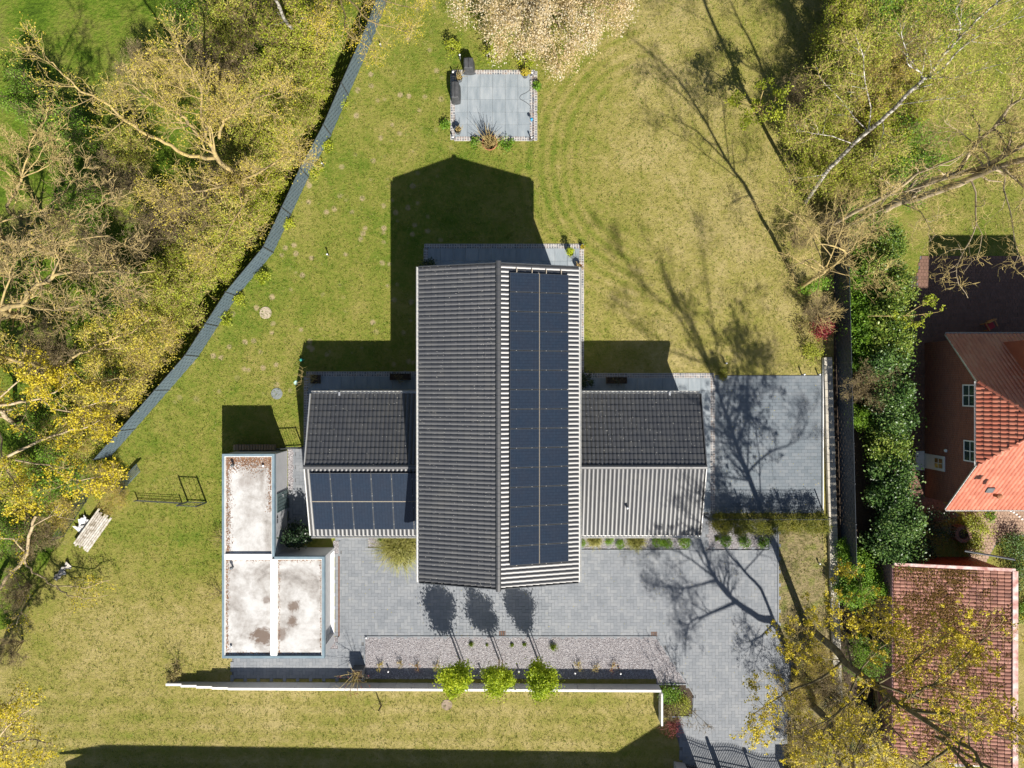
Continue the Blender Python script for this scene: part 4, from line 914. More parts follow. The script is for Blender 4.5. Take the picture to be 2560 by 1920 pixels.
# ------------------------------------------------------------ the red shed bottom right
sh = thing('tiled_garage', 'garage with a shallow mossy pale red tile roof at the lower right', 'garage', (0, 0, 0))
z0, z1 = 2.4, 3.8
nw, ne, se, sw_ = W(2233, 1412, z0), W(2536, 1427, z1), W(2536, 1893, z1), W(2233, 1893, z0)
nw.y = (nw.y + ne.y) / 2; ne.y = nw.y; se.y = sw_.y
sv = (ne - nw); SLs = sv.length; sv.normalize()
mb = MB().add([(nw.x + .1, nw.y - .12, 0), (ne.x - .1, nw.y - .12, 0), (ne.x - .1, se.y + .1, 0), (nw.x + .1, se.y + .1, 0), (nw.x + .1, nw.y - .12, z0 - .02), (ne.x - .1, nw.y - .12, z1 - .04), (ne.x - .1, se.y + .1, z1 - .04), (nw.x + .1, se.y + .1, z0 - .02)],
              [(0, 4, 5, 1), (1, 5, 6, 2), (2, 6, 7, 3), (3, 7, 4, 0)]); part('wall', mb, 'wall_pink', sh)
cor = MB(); nC = 44
for i in range(nC):
    x = nw.x + .12 + (ne.x - nw.x - .24) * (i + .5) / nC; zt = z0 + (z1 - z0) * (i + .5) / nC - .05
    cor.box(x - .045, x + .045, nw.y - .118, nw.y - .075, .05, zt)
stuff(part('corrugation', cor, 'sheet_red', sh))
sroof = part('roof', deck('roof', [[nw, ne, se, sw_]], th=.1), 'tile_pale', sh)
wS, lS = .215, SLs / 17.4; nS_ = int((nw.y - se.y) / wS)
mid_i = nS_ * .35
tile_slope(sroof, Vector((nw.x, nw.y, nw.z)) + Vector((0, 0, .01)), (0, -1, 0), tuple(sv), nS_, 17, wS, lS, 'tile_pale', lambda i, j: 4 <= i < 4 + 300 // 17, None, .045, .05, 6)
part('verge_cap', MB().obox((nw + ne) / 2 + Vector((0, .06, .05)), (ne - nw) / 2, (0, .085, 0), (0, 0, .07)), 'cap_pink', sh); part('ridge_cap', MB().obox((ne + se) / 2 + Vector((-.02, 0, .08)), (.14, 0, .02), (0, (ne.y - se.y) / 2, 0), (0, 0, .05)), 'cap_pink', sh)
part('fascia', MB().obox((nw + sw_) / 2 + Vector((-.03, 0, -.12)), (.03, 0, 0), (0, (nw.y - sw_.y) / 2, 0), (0, 0, .12)), 'wall_pink', sh)
part('downpipe', MB().bar(W(2412, 1377, 3.0), W(2538, 1399, 3.9), .06, 6), 'lead', sh)
V = []                                                   # cushions of moss and old leaves lying on the tiles
for k in range(260):
    s_, t_ = min(.97, abs(R.gauss(.40, .24))), min(.97, abs(R.gauss(.36, .26))); r_ = R.uniform(.08, .42)
    for q in range(int(160 * r_ + 8)):
        a_ = min(.985, max(.01, s_ + R.gauss(0, r_) / SLs)); b_ = min(.99, max(.01, t_ + R.gauss(0, r_ * .8) / (nw.y - se.y))); V.append(tuple(nw + sv * SLs * a_ + Vector((0, -(nw.y - se.y) * b_, .075 + .035 * R.random()))))
v, f = leaf_quads(np.array(V), 0.10, NR, up=1.6); stuff(mesh_obj('moss', v, f, 'moss', sh))
bw = thing('brick_well', 'round brick wall end of a planter in the dark bed between house and garage', 'planter', W(2392, 1330))
for i in range(20):
    an = 2 * math.pi * i / 20; c = Vector((.42 * math.cos(an), .42 * math.sin(an), .35)); part('brick', MB().obox(c, (.11 * math.cos(an), .11 * math.sin(an), 0), (-.058 * math.sin(an), .058 * math.cos(an), 0), (0, 0, .35)), 'brick_paving', bw)
part('soil', MB().lathe([(.30, 0), (.30, .5)], 14), 'soil', bw)
pf = thing('path_edging', 'curved row of small white stones bordering the tan garden path', 'edging', G(2535, 1292))
for i in range(10):
    p = G(2512 + i * 7, 1272 + (i ** 1.6) * 1.4) - Vector(pf.location); part('stone', MB().lathe([(.07, 0), (.08, .05), (.04, .09)], 7, p), 'white_edge', pf)
tp = thing('tarpaulin', 'crumpled white sheet lying at the foot of the tiled garage', 'tarpaulin', W(2415, 1898, .4))
g_ = NR.normal(size=(9, 13)) * .09; V = [((i - 6) * .19 + g_[j, i] * .4, (j - 4) * .10 + g_[j, i] * .3, .1 + g_[j, i]) for j in range(9) for i in range(13)]
part('sheet', MB().add(V, [(j * 13 + i, j * 13 + i + 1, (j + 1) * 13 + i + 1, (j + 1) * 13 + i) for j in range(8) for i in range(12)]), 'sheet_white', tp, True)

# ------------------------------------------------------------ small things on the plot
def lid(name, label, px, py, r, mat, cat='manhole cover'):
    t = thing(name, label, cat, W(px, py)); part('rim', MB().lathe([(r, 0), (r, .02), (r * .92, .03), (r * .90, .022)], 24), mat, t); part('plate', MB().lathe([(r * .90, 0), (r * .90, .024)], 24), mat, t); return t
lid('manhole_cover', 'round tan concrete cover in the grass near the grey fence', 664, 782, .38, 'cover_tan')
lid('manhole_cover', 'round grey cover in the grass north of the garage shadow', 692, 984, .36, 'cover_grey')
lid('manhole_cover', 'round brown cover in the grass below the garden wall', 1117, 1762, .34, 'cover_brown')
lid('bin_lid', 'pale mint green round lid on the grass beside the bare planter shrub', 740, 957, .14, 'lid_green', 'lid')
t = thing('watering_can', 'small teal watering can at the edge of the wing shadow', 'watering can', W(755, 900)); part('body', MB().lathe([(.09, 0), (.10, .2), (.05, .24)], 12), 'teal', t); part('spout', MB().bar((.08, 0, .08), (.24, .05, .24), .015), 'teal', t)
for px, py, lb in ((1256, 1584, 'square rusty drain grate in the paving in front of the trees'), (1635, 1586, 'square rusty drain grate at the corner of the gravel bed')):
    t = thing('drain_grate', lb, 'drain', W(px, py)); part('frame', MB().box(-.19, .19, -.17, .17, .02, .040), 'rust', t); part('grate', MB().box(-.15, -.09, -.14, .14, .04, .046).box(-.03, .03, -.14, .14, .04, .046).box(.09, .15, -.14, .14, .04, .046), 'anthracite', t)
def bollard(px, py, h, label, r=.055, cat='garden lamp', mat='pot_grey', group='garden lamps'):
    t = thing('garden_lamp', label, cat, (W(px, py, h).x, W(px, py, h).y, 0), group); part('post', MB().lathe([(r * .7, 0), (r * .7, h - .12), (r, h - .12), (r, h - .07)], 12), mat, t); part('lamp_head', MB().lathe([(r * .95, h - .07), (r, h - .03), (r * .5, h)], 12), 'lamp_white', t, True); return t
for a in ((1149, 136, .9, 'tall white headed lamp beside the grey covered box'), (1132, 179, .5, 'short lamp at the upper left patio corner'), (1330, 181, .5, 'short lamp at the upper right patio corner'), (1132, 342, .5, 'short lamp at the lower left patio corner'), (1329, 343, .6, 'short lamp at the lower right patio corner'),
          (817, 580 + 55, .5, 'lamp at the foot of the grey fence above the tan cover'), (804, 407, .5, 'lamp at the foot of the grey fence level with the shadow peak'), (950, 109, .4, 'lamp in the grass by the upper end of the grey fence'),
          (1817, 908, .4, 'lamp in the grass above the dark conifer'), (2012, 936, .5, 'lamp at the upper right edge of the parking court'), (2051, 936, .4, 'lamp at the corner of the court beside the stone wall'), (1531, 1343, .3, 'lamp in gravel under the east wing eaves beside a small shrub'), (1640, 1343, .3, 'lamp in gravel under the east wing eaves in tree shade'), (972, 1345, .3, 'dark lamp between box ball and pampas grass'),
          (1826, 1333, .4, 'lamp in the gravel strip under the golden hedge'), (970, 1680, .4, 'lamp in shaded gravel left of the three trees'), (1201, 1679, .4, 'lamp in shaded gravel between the left and middle tree'), (1297, 1680, .4, 'lamp in shaded gravel between the middle and right tree'), (1438, 1684, .4, 'lamp in shaded gravel right of the three trees'), (1552, 1685, .4, 'lamp in shaded gravel near the wall end'), (1684, 1722, .3, 'lamp among the green groundcover'), (915, 1595, .15, 'white marker lamp at the left corner of the long gravel bed')):
    bollard(*a)
bollard(2051, 1410, .3, 'white marker lamp on the dry bank beside the stone wall'); bollard(1854, 1262, .2, 'white marker lamp in the shade on the parking court')
def covered(label, px0, px1, py0, py1, h, mat='black_cover', skew=.06):
    a, b = W(px0, py1, h), W(px1, py0, h); t = thing('covered_furniture', label, 'covered furniture', ((a.x + b.x) / 2, (a.y + b.y) / 2, 0)); hx, hy = (b.x - a.x) / 2, (b.y - a.y) / 2; V = []
    for k, (z, e) in enumerate(((.02, skew), (h * .5, .02), (h * .94, 0), (h, -.06))):
        for i in range(16):
            an = 2 * math.pi * i / 16; cx, cy = math.cos(an), math.sin(an); m = max(abs(cx), abs(cy)) ** .75; V.append(((hx + e) * cx / m * (1 + .02 * R.random()), (hy + e) * cy / m * (1 + .02 * R.random()), z))
    V.append((0, 0, h + .03)); Fs = [(k * 16 + i, k * 16 + (i + 1) % 16, (k + 1) * 16 + (i + 1) % 16, (k + 1) * 16 + i) for k in range(3) for i in range(16)] + [(48 + i, 48 + (i + 1) % 16, 64) for i in range(16)]
    part('cover', MB().add(V, Fs), mat, t, False); part('drawstring', MB().box(-.012, .012, -hy * .92, hy * .92, h + .02, h + .035), 'black', t); return t
covered('long dark covered bench along the left edge of the patio', 1128, 1147, 201, 244, 1.05); covered('grey covered kettle grill standing in the grass above the patio', 1159, 1183, 142, 170, .95)
def pot(px, py, r, h, mat, label, plant, cat='potted plant', seed=1, soil='soil'):
    t = thing('potted_plant', label, cat, (W(px, py, h).x, W(px, py, h).y, 0)); rg = np.random.default_rng(seed)
    part('pot', MB().lathe([(r * .72, 0.03), (r * .95, h * .8), (r, h * .82), (r * 1.02, h), (r * .88, h), (r * .86, h - .05)], 20), mat, t, True); part('soil', MB().lathe([(r * .3, h - .06), (r * .86, h - .05)], 16), soil, t)
    if plant[0] == 'twig':
        n, L, tm = plant[1:]; br = []
        for i in range(n):
            a = rg.uniform(0, 6.28); e = rg.uniform(.5, 1.4); q = np.array([math.cos(a) * math.cos(e), math.sin(a) * math.cos(e), math.sin(e)]) * L * rg.uniform(.5, 1.1); p0 = np.array([rg.uniform(-.5, .5) * r, rg.uniform(-.5, .5) * r, h - .05]); br.append((np.array([p0, p0 + q * .5 + rg.normal(size=3) * .05, p0 + q]), np.array([.014, .010, .005])))
        v, f = tubes(br, 4); mesh_obj('stems', v, f, tm, t)
    else:
        lm, n, hh, ls = plant[1:]; P, C = clump_points(rg, n, r * 1.1, hh, h - .05, 10, r * .35); v, f = leaf_quads(P, ls, rg); mesh_obj('leaves', v, f, lm, t)
        v, f = tubes([(np.array([(0, 0, h - .06), C[i] * .6 + np.array([0, 0, h * .3]), C[i]]), np.array([.012, .01, .006])) for i in range(6)], 3); mesh_obj('stems', v, f, 'twig_tan', t)
    return t
pot(1148, 194, .21, .42, 'pot_grey', 'grey pot with a pale bare plant behind the covered bench', ('twig', 24, .6, 'twig_tan'), seed=2)
pot(1313, 183, .22, .45, 'pot_grey', 'grey pot with dry orange grass at the upper right of the patio', ('leaf', 'leaf_ochre', 260, .45, .09), seed=3)
pot(1144, 324, .23, .48, 'pot_grey', 'grey pot with a trailing dry plant at the lower left of the patio', ('twig', 26, .5, 'twig_tan'), seed=4)
pot(1224, 356, .48, .45, 'terracotta', 'big terracotta tub full of cut twigs below the patio', ('twig', 90, 1.25, 'twig_tan'), 'planter', 5)
pot(1427, 633, .19, .55, 'pot_grey', 'dark pot with a leafy plant on the sunny end of the north terrace', ('leaf', 'leaf_tree', 420, .6, .07), seed=6)
pot(1447, 667, .21, .45, 'terracotta', 'terracotta pot with pale stems tucked beside the north east roof corner', ('twig', 22, .7, 'twig_tan'), seed=7)
pot(1456, 617, .12, .25, 'black', 'small black pot of yellow flowers at the north terrace corner', ('leaf', 'leaf_yellow', 70, .3, .07), seed=8)
def planter(label, x0, x1, y0, y1, h, mat='wood_dark'):
    a, b = W(x0, y1, h), W(x1, y0, h); t = thing('planter_box', label, 'planter', ((a.x + b.x) / 2, (a.y + b.y) / 2, 0)); hx, hy = (b.x - a.x) / 2, (b.y - a.y) / 2; q = .03
    for bx_ in ((-hx, -hx + q, -hy, hy), (hx - q, hx, -hy, hy), (-hx + q, hx - q, -hy, -hy + q), (-hx + q, hx - q, hy - q, hy)): part('side_panel', MB().box(*bx_, 0.02, h), mat, t)
    part('soil', MB().box(-hx + q, hx - q, -hy + q, hy - q, .02, h - .08), 'soil', t); return t
def sprigs(t, n, L, mat, r, z, seed, leaf=None, nl=0, ls=.06, lean=(0, 0)):
    rg = np.random.default_rng(seed); br = []
    for i in range(n):
        a = rg.uniform(0, 6.28); e = rg.uniform(.45, 1.35); q = (np.array([math.cos(a) * math.cos(e), math.sin(a) * math.cos(e), math.sin(e)]) + np.array([lean[0], lean[1], 0])) * L * rg.uniform(.6, 1.1); p0 = np.array([rg.uniform(-r, r), rg.uniform(-r, r), z]); br.append((np.array([p0, p0 + q * .5 + rg.normal(size=3) * .06, p0 + q]), np.array([.014, .010, .006])))
    od = grow(br, rg, [4], [L * .35], rmin=.006); v, f = tubes([q for o_ in od for q in o_], 3); mesh_obj('stems', v, f, mat, t)
    if leaf: tips = np.array([q[0][-1] for q in od[1]]); P = tips[rg.integers(0, len(tips), nl)] + rg.normal(size=(nl, 3)) * .05; v, f = leaf_quads(P, ls, rg); mesh_obj('leaves', v, f, leaf, t)
t = planter('tall dark square planter with a bare arching shrub beside the garden wall', 879, 907, 1675, 1699, .85, 'anthracite'); sprigs(t, 16, 1.5, 'twig_tan', .2, .75, 21, 'leaf_red', 40, .07, (-.25, -.3))
t = planter('dark planter box with a bare twiggy shrub at the west terrace corner', 776, 797, 937, 959, .5); sprigs(t, 16, 1.2, 'twig_tan', .2, .45, 22, lean=(-.5, 0))
t = planter('long dark planter trough on the shaded west terrace', 974, 1025, 934, 950, .45); sprigs(t, 20, .25, 'twig_brown', .3, .38, 23, 'leaf_brown', 80, .05)
t = planter('long dark planter trough on the shaded east terrace', 1517, 1568, 943, 959, .45); sprigs(t, 20, .25, 'twig_brown', .3, .38, 24, 'leaf_dark', 90, .05)
t = thing('garden_hose', 'dark hose looping over the right side of the patio', 'hose', W(1318, 260))
q = [(1324, 200), (1325, 222), (1317, 231), (1303, 238), (1300, 247), (1312, 254), (1326, 266), (1328, 284), (1327, 300)]; P_, r_ = limb([W(a, b, .05) - Vector(t.location) for a, b in q], .013, .013, sub=4); v, f = tubes([(P_, r_)], 5); mesh_obj('tube', v, f, 'anthracite', t, True)
t = thing('hose_reel', 'bright blue hose nozzle stand at the right edge of the patio', 'hose stand', W(1328.5, 305)); part('post', MB().bar((0, 0, 0), (0, 0, .45), .02), 'hose_blue', t); part('head', MB().lathe([(.02, .4), (.09, .44), (.09, .52), (.03, .56)], 10), 'hose_blue', t)
# firewood stack behind the garage, post on the south lawn, white boards by the wood
t = thing('firewood_stack', 'low stack of split logs in the shade behind the garage', 'firewood', W(640, 1117))
for r_ in range(4):
    for i in range(15): c = Vector(((i - 7) * .17 + (r_ % 2) * .08, 0, .09 + r_ * .155)); part('log', MB().bar(c + Vector((0, -.16, 0)), c + Vector((0, .16, 0)), .075, 6), 'wood', t)
t = thing('stump_post', 'thin dark wooden post with dead twigs standing on the southern lawn', 'post', W(953, 1764)); part('post', MB().bar((0, 0, 0), (-.02, .03, .75), .05, 7, .04), 'wood_dark', t); sprigs(t, 5, .5, 'twig_brown', .3, .02, 26)
t = thing('board_stack', 'stack of flaking white painted boards lying by the wood edge', 'boards', W(222, 1328)); o = Vector(t.location)
a, b = W(263, 1284, .3) - o, W(200, 1372, .3) - o; d = (b - a).normalized(); nn = Vector((-d.y, d.x, 0))
for i in range(8):
    L = (b - a).length * R.uniform(.42, .5); c = (a + b) / 2 + nn * (i - 3.5) * .135 + d * R.uniform(-.15, .15) + Vector((0, 0, R.uniform(0, .05))); part('board', MB().obox(c, d * L, nn * .052, (0, 0, .03)), 'board_white', t)
for k in (-.8, 0, .8): part('batten', MB().obox((a + b) / 2 + d * k - Vector((0, 0, .1)), d * .05, nn * .5, (0, 0, .05)), 'wood', t)
def rag(label, px, py, w, h, seed, mat='sheet_white', z=.15):
    rg = np.random.default_rng(seed); t = thing('plastic_sheet', label, 'plastic sheet', W(px, py)); gz = rg.normal(size=(8, 10)) * .10; V = [((i - 4.5) / 9 * w + gz[j, i] * .5, (j - 3.5) / 7 * h + gz[j, i] * .6, z + gz[j, i] * .7) for j in range(8) for i in range(10)]
    part('sheet', MB().add(V, [(j * 10 + i, j * 10 + i + 1, (j + 1) * 10 + i + 1, (j + 1) * 10 + i) for j in range(7) for i in range(9)]), mat, t, True); t.rotation_euler = (0, 0, .9)
rag('crumpled white plastic sheet behind the stack of white boards', 212, 1312, 1.0, .7, 31); rag('pale torn sheet lying in leaves below the stack of white boards', 158, 1428, 1.3, .35, 32, 'board_white')
t = thing('leaning_fence_panel', 'loose grey slat panel leaning in the twigs left of the lawn', 'fence panel', W(318, 1200)); o = Vector(t.location)
a, b = W(343, 1172, .5) - o, W(297, 1222, .5) - o; d = (b - a).normalized(); nn = Vector((-d.y, d.x, 0))
for i in range(6): part('slat', MB().obox((a + b) / 2 + nn * (i - 2.5) * .11 + Vector((0, 0, (i - 2.5) * .08)), d * .95, nn * .025, (0, 0, .02)), 'strip_grey', t)

# ------------------------------------------------------------ vegetation
def L_(pts, r0, r1, jit=0.06, seed=0, sub=3):
    P_ = [p if isinstance(p, Vector) else (W(*p)) for p in pts]
    return limb(P_, r0, r1, np.random.default_rng(seed), jit, sub)
def tree(name, label, base, limbs, counts, lens, bark, seed, group=None, cat='tree', **kw):
    t = thing(name, label, cat, base, group); t.location.z = 0
    limbs = [(p, r * kw.get('thin', 1.0)) for p, r in limbs]; kw.pop('thin', None)
    return tree_parts(t, limbs, np.random.default_rng(seed), counts, lens, bark, **kw)

# ---- the wood left of the grey fence
tree('bare_tree', 'tall spreading bare tree with long ochre limbs behind the upper grey fence', G(645, 480), [
    L_([(640, 480, 0), (605, 455, 3), (590, 440, 4)], .30, .25),
    L_([(590, 440, 4), (578, 428, 5), (540, 386, 6.5), (513, 347, 7.5), (478, 316, 8.5), (459, 297, 9), (405, 266, 10), (374, 243, 11), (308, 208, 12.5)], .19, .03),
    L_([(513, 347, 7.5), (513, 320, 8), (505, 270, 9), (497, 216, 10), (478, 174, 11), (443, 127, 12)], .11, .03),
    L_([(545, 395, 6), (494, 393, 7), (444, 374, 8), (393, 347, 9), (335, 316, 10), (270, 266, 11), (208, 231, 12), (162, 185, 12.6), (116, 154, 13)], .14, .03),
    L_([(548, 345, 7), (555, 309, 8), (578, 289, 8.5), (636, 247, 9.5), (680, 235, 10)], .10, .03),
    L_([(595, 440, 4), (540, 470, 6), (470, 480, 7), (400, 500, 8)], .10, .03), L_([(600, 450, 4), (650, 430, 6), (700, 400, 7), (740, 390, 7.5)], .09, .02),
    L_([(600, 450, 4), (600, 520, 5.5), (560, 600, 7), (520, 640, 7.5)], .08, .02)],
    [17, 8, 4], [2.0, 1.05, .5], 'bark_ochre', 1, twig='twig_tan', leaf='leaf_ochre', nleaf=11000, lsize=.075, spread=.14, thin=.82)
tree('bare_tree', 'bare tree with thick yellow limbs reaching right from the left edge', W(80, 800), [
    L_([(80, 800, 0), (40, 790, 3), (0, 775, 5)], .26, .22), L_([(0, 775, 5), (23, 765, 5.5), (58, 760, 6), (64, 740, 6.5), (85, 717, 7), (127, 698, 7.5), (174, 682, 8), (231, 679, 8.5), (309, 682, 9), (386, 677, 9.5)], .19, .03),
    L_([(127, 698, 7.5), (143, 652, 8.5), (140, 600, 9.5)], .08, .02), L_([(231, 679, 8.5), (270, 706, 9), (347, 729, 9.5)], .07, .02), L_([(58, 760, 6), (116, 775, 7), (185, 767, 8), (247, 756, 9)], .09, .02), L_([(0, 775, 5), (20, 700, 7), (40, 650, 8)], .08, .02)],
    [17, 7, 3], [1.7, .9, .45], 'bark_ochre', 2, up=.05, thin=.85, leaf='leaf_ochre', nleaf=1500, lsize=.06, twig='bark_ochre', rmin=.012)
tree('bare_tree', 'crooked ochre limbed tree sprouting yellow buds at the middle left edge', W(90, 930), [
    L_([(90, 930, 0), (40, 905, 3), (10, 892, 4.5)], .22, .18), L_([(10, 892, 4.5), (77, 910, 5), (127, 918, 5.5), (166, 906, 6), (193, 887, 6.5), (231, 871, 7), (278, 852, 7.5), (347, 817, 8), (378, 794, 8.5)], .16, .03),
    L_([(231, 871, 7), (290, 872, 7.5), (347, 871, 8), (401, 880, 8.5)], .06, .02), L_([(166, 906, 6), (220, 960, 7), (270, 950, 8), (330, 945, 8.5)], .07, .02)],
    [14, 5, 3], [1.5, .8, .45], 'bark_ochre', 3, leaf='leaf_ochre', nleaf=5600, lsize=.085, thin=.7, twig='twig_tan')
tree('blossoming_maple', 'yellow blossoming tree with white barked limbs at the lower left edge', W(40, 1060), [
    L_([(40, 1060, 0), (0, 1030, 3), (-20, 1014, 4)], .2, .18), L_([(-20, 1014, 4), (50, 1006, 4.5), (100, 995, 5), (147, 972, 5.5), (181, 952, 6)], .13, .02), L_([(20, 1140, 3), (96, 1103, 4), (154, 1083, 5), (224, 1064, 6), (250, 1050, 6.5)], .12, .02),
    L_([(-20, 1014, 4), (0, 1100, 5), (20, 1180, 6), (60, 1240, 7)], .1, .02), L_([(100, 995, 5), (160, 1030, 6), (230, 1010, 7), (300, 1000, 7.5)], .08, .02), L_([(40, 1150, 4), (120, 1165, 5), (200, 1200, 6), (290, 1180, 6.5)], .08, .02), L_([(-20, 1014, 4), (60, 940, 6), (110, 930, 7)], .08, .02)],
    [11, 6, 4], [1.4, .8, .45], 'bark_pale', 4, twig='twig_tan', thin=.75, leaf='leaf_yellow', nleaf=10000, lsize=.115, spread=.10, ntip=1500)
tree('bare_tree', 'small bare tree with an upright broom crown near the left edge', G(118, 580), [
    L_([(100, 560, 0.5), (20, 530, 3.5), (39, 482, 5), (54, 444, 6)], .11, .09, .03), L_([(54, 444, 6), (40, 390, 7), (23, 347, 8)], .05, .02), L_([(54, 444, 6), (69, 386, 7), (89, 336, 8), (116, 290, 9)], .06, .02), L_([(54, 444, 6), (116, 416, 7), (162, 378, 8)], .05, .02), L_([(54, 444, 6), (90, 400, 7.5), (140, 330, 8.5)], .05, .02), L_([(54, 444, 6), (10, 430, 7), (-30, 400, 8)], .05, .02)],
    [11, 5, 3], [1.2, .7, .4], 'bark_ochre', 5, up=.25, twig='twig_tan', rmin=.009, thin=.8)
tree('bare_tree', 'wide pale bare tree with whip like twigs in the left wood', G(150, 640), [
    L_([(150, 640, 0), (60, 610, 3), (0, 602, 5)], .2, .15), L_([(0, 602, 5), (77, 602, 6), (116, 617, 6.5), (193, 598, 7), (270, 590, 8), (309, 613, 8.5), (347, 633, 9)], .13, .02), L_([(0, 555, 5), (50, 540, 5.5), (108, 525, 6), (154, 528, 7), (193, 548, 8)], .08, .02), L_([(77, 602, 6), (150, 560, 7), (240, 520, 8), (300, 480, 9)], .08, .02), L_([(108, 525, 6), (160, 480, 7), (200, 430, 8)], .06, .02), L_([(116, 617, 6.5), (200, 650, 7.5), (290, 660, 8)], .07, .02)],
    [14, 6, 3], [1.6, .8, .4], 'bark_ochre', 6, up=.1, twig='bark_ochre', rmin=.013, thin=.72)
tree('bare_tree', 'low crooked dead tree stretching bare limbs over the lower left lawn', G(30, 1440), [
    L_([(90, 1290, 3.2), (77, 1319, 3), (69, 1384, 2.4), (31, 1427, 1.8), (4, 1465, 1.2), (-20, 1500, .4)], .10, .14), L_([(60, 1395, 2.2), (73, 1423, 1.5), (108, 1442, 1.2), (123, 1461, 1), (174, 1465, .9), (231, 1465, .8), (274, 1450, 1.0)], .085, .02), L_([(140, 1463, 1), (162, 1484, .9), (190, 1491, .9), (216, 1496, .9), (270, 1488, .9)], .06, .012),
    L_([(69, 1384, 2.4), (30, 1350, 3), (-20, 1340, 3.4)], .07, .02), L_([(77, 1319, 3), (130, 1290, 3.5), (190, 1300, 3.8)], .05, .02), L_([(31, 1427, 1.8), (60, 1500, 1.4), (40, 1570, 1.2)], .05, .015)],
    [5, 4, 2], [.8, .45, .25], 'bark_pale', 7, leaf='leaf_yellow', nleaf=1500, lsize=.08, thin=.8)
tree('blossoming_maple', 'yellow flowering branches reaching in at the bottom left corner', W(-120, 1890), [
    L_([(-120, 1890, 0), (-60, 1895, 4)], .2, .16), L_([(-60, 1895, 4), (0, 1870, 6), (60, 1850, 6.5), (130, 1858, 7)], .09, .02), L_([(-60, 1895, 4), (0, 1800, 6), (40, 1740, 7)], .08, .02), L_([(-60, 1895, 4), (-10, 1850, 6), (40, 1800, 6.5), (90, 1760, 7)], .07, .02)],
    [9, 5, 4], [1.2, .7, .4], 'bark_pale', 8, twig='twig_tan', leaf='leaf_yellow', nleaf=3300, lsize=.12, spread=.12, ntip=600)
tree('budding_tree', 'pale yellow budding tree overhanging the top end of the grey fence', W(850, -30), [
    L_([(850, -30, 0), (845, -40, 3)], .12, .1), L_([(845, -40, 3), (890, 20, 4.5), (950, 60, 5.5), (1020, 80, 6)], .07, .02), L_([(845, -40, 3), (860, 40, 4.5), (880, 90, 5.5), (940, 130, 6)], .06, .02), L_([(845, -40, 3), (820, 30, 5), (790, 90, 6)], .06, .02), L_([(845, -40, 3), (930, -10, 5), (1040, 20, 6)], .06, .02)],
    [12, 6, 3], [1.3, .7, .4], 'bark_ochre', 9, twig='twig_tan', leaf='leaf_yellow', nleaf=4200, lsize=.065, spread=.2)
# thicket: a few twiggy bushes built once, then copied through the wood
def twig_bush(name, label, cat, loc, rad, h, seed, leaf, nleaf, lsize, twig, group, counts=(9, 7, 4), rmin=.008):
    rg = np.random.default_rng(seed + 50); limbs = []
    for i in range(9):
        a = 2 * math.pi * i / 9 + rg.uniform(-.3, .3); e = rg.uniform(.45, 1.0)
        limbs.append(limb([(0.06 * math.cos(a), .06 * math.sin(a), 0), (rad * .35 * e * math.cos(a), rad * .35 * e * math.sin(a), h * .45), (rad * .8 * e * math.cos(a + .2), rad * .8 * e * math.sin(a + .2), h * rg.uniform(.7, .95))], .045, .012, rg, .05))
    t = thing(name, label, cat, (0, 0, 0), group); tree_parts(t, limbs, rg, counts, (rad * .55, rad * .30, rad * .18), twig, leaf=leaf, nleaf=nleaf, lsize=lsize, spread=rad * .06, crown='foliage', up=.1, rmin=rmin); t.location = loc; return t
V_ = {}
KINDS = {'y': ('leaf_young', 7000, .085, 'twig_tan'), 'o': ('leaf_ochre', 3500, .07, 'twig_tan'), 'b': ('leaf_brown', 2600, .06, 'twig_brown'), 'g': ('leaf_lime', 7500, .095, 'twig_tan'), 'd': ('leaf_bright', 8000, .10, 'twig_brown')}
def thicket(kind, px, py, sc, label, group='bushes of the thicket', zc=2.0, name='thicket_bush'):
    p = W(px, py, zc * sc); p.z = 0
    for a, b in zip(FENCE_W[:-1], FENCE_W[1:]):
        a, b = G(*a), G(*b); d = b - a; q = a + d * min(1, max(0, (p - a).dot(d) / d.dot(d))); gap = (p - q).length
        if gap < 1.95 * sc + .25: nn = Vector((d.y, -d.x, 0)).normalized(); p = q + nn * (1.95 * sc + .25)
    lf, n, ls, tw = KINDS[kind]
    if kind not in V_: V_[kind] = twig_bush(name, label, 'bush', p, 2.1, 3.4, ord(kind), lf, n, ls, tw, group); V_[kind].scale = (sc,) * 3; return V_[kind]
    r = copy_tree(V_[kind], p, R.uniform(0, 6.28), label, sc); r['group'] = group; r.name = name; return r
